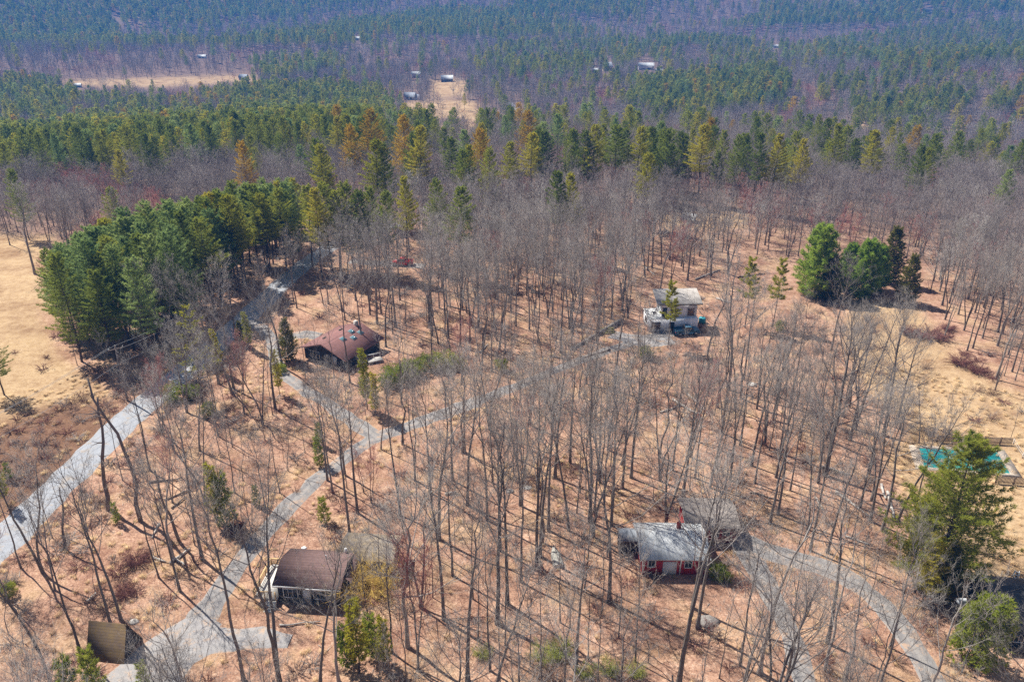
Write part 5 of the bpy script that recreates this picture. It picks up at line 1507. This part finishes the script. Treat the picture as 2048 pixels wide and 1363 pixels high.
def scatter(name, label, pts, srcs):
    """pts rows: x y z rz sx sz index-into-srcs; one object whose geometry nodes set the trees out"""
    pts = np.asarray(pts, float)
    me = bpy.data.meshes.new(name); me.vertices.add(len(pts)); me.vertices.foreach_set('co', pts[:, :3].astype(np.float32).ravel())
    for k, (nm, ty) in enumerate((('rz', 'FLOAT'), ('sx', 'FLOAT'), ('sz', 'FLOAT'), ('vi', 'INT'))):
        a = me.attributes.new(nm, ty, 'POINT'); a.data.foreach_set('value', pts[:, 3 + k].astype(np.int32 if ty == 'INT' else np.float32))
    o = bpy.data.objects.new(name, me); COL.objects.link(o); kind(o, 'stuff', label)
    g = bpy.data.node_groups.new(name, 'GeometryNodeTree')
    g.interface.new_socket('Geometry', in_out='INPUT', socket_type='NodeSocketGeometry'); g.interface.new_socket('Geometry', in_out='OUTPUT', socket_type='NodeSocketGeometry')
    gi, go = g.nodes.new('NodeGroupInput'), g.nodes.new('NodeGroupOutput'); jn = g.nodes.new('GeometryNodeJoinGeometry')
    def attr(nm, ty):
        n = g.nodes.new('GeometryNodeInputNamedAttribute'); n.data_type = ty; n.inputs[0].default_value = nm; return n.outputs[0]
    rz, sx, sz, vi = attr('rz', 'FLOAT'), attr('sx', 'FLOAT'), attr('sz', 'FLOAT'), attr('vi', 'INT')
    rot = g.nodes.new('ShaderNodeCombineXYZ'); g.links.new(rz, rot.inputs[2]); er = g.nodes.new('FunctionNodeEulerToRotation'); g.links.new(rot.outputs[0], er.inputs[0])
    sc_ = g.nodes.new('ShaderNodeCombineXYZ'); g.links.new(sx, sc_.inputs[0]); g.links.new(sx, sc_.inputs[1]); g.links.new(sz, sc_.inputs[2])
    for k, s in enumerate(srcs):
        if not (pts[:, 6] == k).any(): continue
        cp = g.nodes.new('FunctionNodeCompare'); cp.data_type, cp.operation = 'INT', 'EQUAL'; g.links.new(vi, cp.inputs[2]); cp.inputs[3].default_value = k
        oi = g.nodes.new('GeometryNodeObjectInfo'); oi.inputs[0].default_value = s; oi.inputs['As Instance'].default_value = True
        ip = g.nodes.new('GeometryNodeInstanceOnPoints'); g.links.new(gi.outputs[0], ip.inputs['Points']); g.links.new(cp.outputs[0], ip.inputs['Selection'])
        g.links.new(oi.outputs['Geometry'], ip.inputs['Instance']); g.links.new(er.outputs[0], ip.inputs['Rotation']); g.links.new(sc_.outputs[0], ip.inputs['Scale']); g.links.new(ip.outputs[0], jn.inputs[0])
    g.links.new(jn.outputs[0], go.inputs[0])
    m = o.modifiers.new('scatter', 'NODES'); m.node_group = g
    return o

TF = M['twig_far']
src, sid = [], {}
def source(key, lod):
    if (key, lod) in sid: return sid[(key, lod)]
    B = BARE[key]; tm = B['t'].materials[0]; cm = list(B['c'].materials)
    fam = family(key); H_ = B['H']
    if lod == 0: TC = B['src']
    elif fam in ('bare_tree', 'young_tree'):
        seed = 200 + len(src) + lod * 37
        if key.startswith('snag'): TC = B['src']
        else:
            br = key in ('broad0', 'broad1'); pa = .9 if key != 'pale0' else 1.1
            TC = bare_tree(seed, H_, .2, .16 if br else .24, 16 if lod == 1 else 12, .34 if br else .42, 1.5 if br else 1.3 * pa, 2 if key in ('fork0', 'fork1', 'broad1') else 1, nb=6 if lod == 1 else 4, nt=6 if lod == 1 else 4, ns=1 if lod == 1 else 0, tw=1.9 if lod == 1 else 5.8)
            if cm[0] == M['twig']: cm = [TF]
    else:
        j = int(key[-1]); st = [.34, .42, .28, .48, .2][j]; wd_ = [5.0, 4.6, 5.6, 4.8, 5.6][j]
        TC = pine_tree(300 + len(src), H_, .24, st, wd_, .95, 6, 30, .6, .085, 3, irr=.42) if lod == 1 else pine_tree(340 + len(src), H_, .24, st, wd_, 1.35, 6, 17, .95, .2, 2, irr=.45)
    sid[(key, lod)] = len(src); src.append(joined(key + '_source', TC, tm, cm))
    return sid[(key, lod)]
rows = {'bare': [], 'pine': []}
for t in rest:
    lod = 0 if t['d'] < 190 else 1 if t['d'] < 460 else 2
    fam = 'pine' if t['fam'] in ('pine_tree', 'evergreen') else 'bare'
    rows[fam].append((t['x'], t['y'], t['z'], t['rz'], t['s'] * rnd.uniform(.78, 1.3) * (1.15 if t['d'] > 1500 else 1), t['s'], source(t['key'], lod)))
scatter('leafless_woods', 'grey-mauve mass of leafless woods reaching to the far hills', rows['bare'], src)
scatter('pine_woods', 'dark green mass of pines spread through the far woods', rows['pine'], src)
print('trees: single', len(single), 'rest', len(rest), len(rows['bare']), len(rows['pine']))

# ------------------------------------------------------------------ shrubs
SHRUBS = [  # base px, width in photo px, type, label
 (1858, 672, 74, 'red', 'widest reddish shrub on the straw meadow'), (1815, 668, 34, 'red', 'reddish shrub joined to the widest one on the meadow'), (1850, 738, 34, 'brown', 'small rounded brown shrub alone on the meadow'),
 (1920, 728, 48, 'red', 'reddish shrub at the middle of the meadow edge'), (1955, 745, 40, 'red', 'reddish shrub beside the middle one at the meadow edge'), (1952, 782, 44, 'brown', 'brown shrub low on the meadow beyond the pool'), (1985, 790, 36, 'brown', 'brown shrub next to bare trees beyond the pool'),
 (1830, 805, 52, 'grey', 'thin grey shrub at the near side of the meadow'), (1815, 830, 40, 'brown', 'brown shrub between the wood and the meadow'), (1980, 838, 40, 'brown', 'brown shrub above the pool fence'), (1900, 868, 56, 'grey', 'grey shrub in front of the far pool fence'), (1860, 872, 44, 'grey', 'grey shrub at the far pool corner'),
 (1895, 660, 30, 'red', 'small reddish shrub right of the widest one'), (1735, 640, 34, 'grey', 'grey shrub under the rounded evergreens'), (1700, 660, 60, 'grey', 'wide grey shrub below the rounded evergreens'),
 (165, 795, 44, 'brown', 'brown shrub at the edge of the pine shadow'), (130, 812, 40, 'grey', 'pale shrub on the straw by the brush field'), (250, 800, 44, 'brown', 'brown shrub at the foot of the utility pole'),
 (290, 895, 60, 'grey', 'grey shrub on the road bank'), (320, 870, 50, 'brown', 'brown shrub on the road bank by the slim trees'), (270, 925, 50, 'brown', 'brown shrub on the road edge'), (200, 1010, 40, 'brown', 'brown shrub by the dead trunk on the road bank'), (120, 1090, 46, 'brown', 'brown shrub at the leaning stub'),
 (275, 1125, 52, 'red', 'reddish shrub on the slope above the shed'), (250, 1190, 44, 'red', 'reddish shrub on the leaves above the shed'), (300, 1100, 40, 'brown', 'brown shrub between road and brush pile'), (590, 985, 30, 'brown', 'small brown shrub beside the straight drive'), (505, 1062, 34, 'brown', 'brown shrub beside the drive in shade'),
 (545, 950, 40, 'brown', 'brown shrub in the grass between the drives'), (470, 1060, 40, 'red', 'reddish shrub near the young pines'), (840, 635, 60, 'grey', 'dark twiggy shrub in the wood behind the red-roofed house'), (770, 650, 70, 'grey', 'wide dark twiggy shrub behind the red-roofed house'), (800, 590, 60, 'grey', 'dark twiggy shrub between trunks near the pickup'),
 (860, 610, 44, 'grey', 'small dark twiggy shrub in the middle wood'), (900, 640, 60, 'brown', 'brown shrub in the middle wood'), (690, 735, 60, 'grey', 'grey shrub against the red-roofed house wall'), (640, 740, 60, 'grey', 'grey shrub at the dark gable of the red-roofed house'), (610, 770, 40, 'brown', 'brown shrub by the drive to the red-roofed house'),
 (1345, 690, 44, 'grey', 'pale grey shrub before the blue pickup'), (1290, 722, 60, 'grey', 'grey shrub on the bank below the gravel turning place'),
 (660, 1205, 70, 'grey', 'grey shrub tangle in front of the brown cabin'), (742, 1190, 104, 'gold', 'golden twiggy bush against the grey roofed wing'), (705, 1178, 80, 'gold', 'golden twiggy bush between cabin and wing'), (782, 1178, 56, 'grey', 'grey shrub at the end of the grey roofed wing'), (600, 1215, 60, 'grey', 'grey shrub under the cabin windows'),
 (830, 1345, 80, 'grey', 'dark shrub tangle at the bottom of the open wood'), (780, 1355, 60, 'grey', 'dark shrub beside the curved twin trunk'), (1110, 1350, 100, 'brown', 'brown shrub tangle among green scrub'), (1060, 1362, 80, 'grey', 'grey shrub among green scrub'), (1160, 1360, 70, 'grey', 'grey shrub right of the green scrub'),
 (1455, 1130, 44, 'grey', 'grey shrub beneath the tan roofed wing'), (1860, 1280, 60, 'brown', 'brown shrub by the lantern post'), (1830, 1240, 60, 'brown', 'brown shrub under the pale pine'), (1900, 1330, 60, 'grey', 'grey shrub before the big round evergreen'),
 (20, 1165, 50, 'grey', 'grey shrub between the road and thin trees'), (40, 1230, 60, 'grey', 'grey shrub by the thin trees near the road'), (25, 1290, 70, 'grey', 'grey tangle at the edge near the shed'),
 (1590, 790, 50, 'brown', 'brown shrub in the wood before the meadow'), (1640, 700, 50, 'brown', 'brown shrub on the near slope of the meadow'), (1545, 700, 40, 'brown', 'brown shrub beside the slender yellow pines'), (985, 650, 44, 'brown', 'brown shrub by the trunks near the drive'), (1440, 760, 44, 'brown', 'brown shrub below the white house bank'), (400, 800, 40, 'brown', 'brown shrub at the sparse yellow pine'), (455, 815, 50, 'brown', 'brown shrub right of the sparse yellow pine'), (640, 760, 50, 'grey', 'grey shrub between drive and red-roofed house')]
GREEN = [(795, 762, 60, 'bright green bush before the red-roofed house'), (825, 752, 56, 'second bright green bush right of the low deck'), (775, 775, 44, 'yellow-green bush nearest the slender young pine'), (850, 742, 44, 'darker green bush at the clearing edge'), (885, 735, 56, 'dark green bush below leaning trunks'), (912, 735, 40, 'last green bush of the row by the clearing'),
         (1002, 740, 30, 'small green bush beside the drive bend'), (1290, 715, 30, 'small green bush on the gravel bank'), (1425, 1150, 44, 'yellow-green bush between red house and tan wing'), (1445, 1158, 36, 'low yellow-green bush at the wing corner'), (1090, 1320, 60, 'green bush among the roadside scrub'), (965, 1310, 40, 'green bush left of the roadside scrub'), (1125, 1310, 56, 'tall green bush in the roadside scrub'),
         (1215, 1345, 50, 'yellow bush right of the roadside scrub'), (1270, 1350, 44, 'small yellow bush below the red house wood'), (1170, 1350, 40, 'little green bush at the wood bottom'), (350, 800, 50, 'green bush at the road below the pines'), (385, 795, 40, 'green bush behind the sparse yellow pine'), (15, 1190, 40, 'dark green bush by the road edge'), (560, 745, 30, 'small green bush by the drive junction'), (1560, 660, 24, 'tiny green bush under the slender yellow pines'), (420, 830, 36, 'low green bush right of the sparse pine')]
def shrub_at(px, py, w_, mesh, base_w, label, cat, name):
    x, y = P(px, py); dep = y * math.cos(PITCH) + CAM_H * math.sin(PITCH); s = w_ / F * dep / base_w
    o = bpy.data.objects.new(name, mesh); COL.objects.link(o); o.location = (x, y, z_at(x, y)); o.rotation_euler = (0, 0, rnd.random() * 6.28); o.scale = (s, s, (min(s, .95) if name == 'shrub' and mesh not in SHR['gold'] + SHR['red'] else min(s, 1.2)) * rnd.uniform(.85, 1.05))
    tag(o, label, cat, 'shrubs of the clearings' if name == 'shrub' else 'evergreen bushes of the clearings')
for px, py, w_, ty, lab in SHRUBS:
    shrub_at(px, py, w_, SHR[ty][rnd.integers(len(SHR[ty]))], 4.4 if ty == 'gold' else 3.1 if ty == 'red' else 3.6, lab, 'shrub', 'shrub')
for px, py, w_, lab in GREEN:
    shrub_at(px, py, w_, SHR['scrub'][0] if py > 1290 else BARE['laurel0']['c'], 3.6, lab, 'bush', 'evergreen_bush')

# ------------------------------------------------------------------ ground cover
BSRC = []
for k, (ty, st) in enumerate((('bush', 14), ('bush_red', 12), ('twig', 12))):
    BSRC.append(bpy.data.objects.new('brush_source_%d' % k, shrub(80 + k, 1.0, 1.15, st + 6, 1.4, 8).mesh('brush_%d' % k, [M[ty]])))
M['straw'] = simple('straw_blades', (.72, .53, .30), (.52, .34, .17), .8, .95)
g_ = MB(); gg = np.random.default_rng(9)
a = gg.random(60) * 6.28; r_ = gg.random(60) * .28; p0 = np.stack([np.cos(a) * r_, np.sin(a) * r_, np.zeros(60)], 1); p1 = p0 + np.stack([np.cos(a) * .3, np.sin(a) * .3, .22 + .25 * gg.random(60)], 1)
g_.cones(p0, p1, .016)
TUFT = bpy.data.objects.new('straw_tuft_source', g_.mesh('straw_tuft', [M['straw']]))
bp_, tp_ = [], []
x, y, d = band(45, 175, 2.6, 45); px, py = proj(x, y, hz(x, y)); rd = road_dist(x, y)
inb = inpoly(px, py, BRUSH_L); nb_ = np.sin(x / 4.3 + 2 * np.sin(y / 6.1)) + np.sin(y / 3.7 + x / 9)
ok = (rd > .5) & ~in_houses(x, y, .4) & ~inpoly(px, py, YARD_R)
pr = np.where(inb, .95, np.where(inpoly(px, py, FIELD_L), .05, np.where(inpoly(px, py, MEADOW_R), .05, np.where(nb_ > .6, .5, .12))))
pr = np.where((rd < 5) & (px < 420) & (py > 760), .75, pr)
pr = np.where((px < 560) & (py > 860) & (nb_ > .1), np.maximum(pr, .3), pr)
for a, b, k in zip(x, y, ok & (rnd.random(x.shape) < pr)):
    if k: bp_.append((a, b, z_at(a, b), rnd.random() * 6.28, *(rnd.uniform(.7, 1.7, 2) * np.array([1, .8])), rnd.integers(3) if rnd.random() < .5 else rnd.integers(2)))
scatter('dry_brush', 'low dry brush and brambles covering the ground', bp_, BSRC)
x, y, d = band(45, 150, 1.15, 45); px, py = proj(x, y, hz(x, y)); rd = road_dist(x, y)
pr = np.where(inpoly(px, py, FIELD_L) | inpoly(px, py, MEADOW_R) | inpoly(px, py, YARD_R), .5, np.where((rd < 1.6), .5, np.where(nb_[:1] * 0 + (np.sin(x / 11) + np.sin(y / 7 + x / 13)) > .9, .3, .04)))
for a, b, k in zip(x, y, (rd > .1) & ~in_houses(x, y, .1) & (rnd.random(x.shape) < pr)):
    if k: tp_.append((a, b, z_at(a, b), rnd.random() * 6.28, *(rnd.uniform(.6, 1.5, 2)), 0))
scatter('straw_grass', 'tufts of dry straw grass', tp_, [TUFT])
# fallen twigs and small branches everywhere in the near wood
x, y, d = band(44, 170, 2.2, 45); rd = road_dist(x, y); px, py = proj(x, y, hz(x, y))
ok = (rd > .6) & ~in_houses(x, y, .2) & ~inpoly(px, py, YARD_R) & ~inpoly(px, py, FIELD_L) & ~inpoly(px, py, MEADOW_R) & (rnd.random(x.shape) < .85)
x, y = x[ok], y[ok]; n = len(x); a = rnd.random(n) * 6.28; l = rnd.gamma(2, .45, n) + .3
p0 = np.stack([x, y, hz(x, y) + .05], 1); p1 = p0 + np.stack([np.cos(a) * l, np.sin(a) * l, rnd.random(n) * .25], 1)
b = MB(); b.cones(p0, p1, .02 + .035 * rnd.random(n) ** 3)
kind(b.build('fallen_twigs', M['log']), 'stuff', 'fallen twigs and sticks scattered over the leaf litter')

# ------------------------------------------------------------------ air
m = bpy.data.materials.new('haze'); m.use_nodes = True; t = m.node_tree
t.nodes.remove(t.nodes['Principled BSDF'])
pv = N(t, 'ShaderNodeVolumePrincipled'); pv.inputs['Color'].default_value = (.04, .30, .90, 1); pv.inputs['Density'].default_value = .00029; pv.inputs['Anisotropy'].default_value = 0
t.links.new(pv.outputs[0], t.nodes['Material Output'].inputs['Volume'])
b = MB(); b.box(-7000, 7000, -400, 7300, -62, 215)
hzo = b.build('haze', m); kind(hzo, 'stuff', 'thin blue haze filling the valley air'); hzo.display_type = 'WIRE'
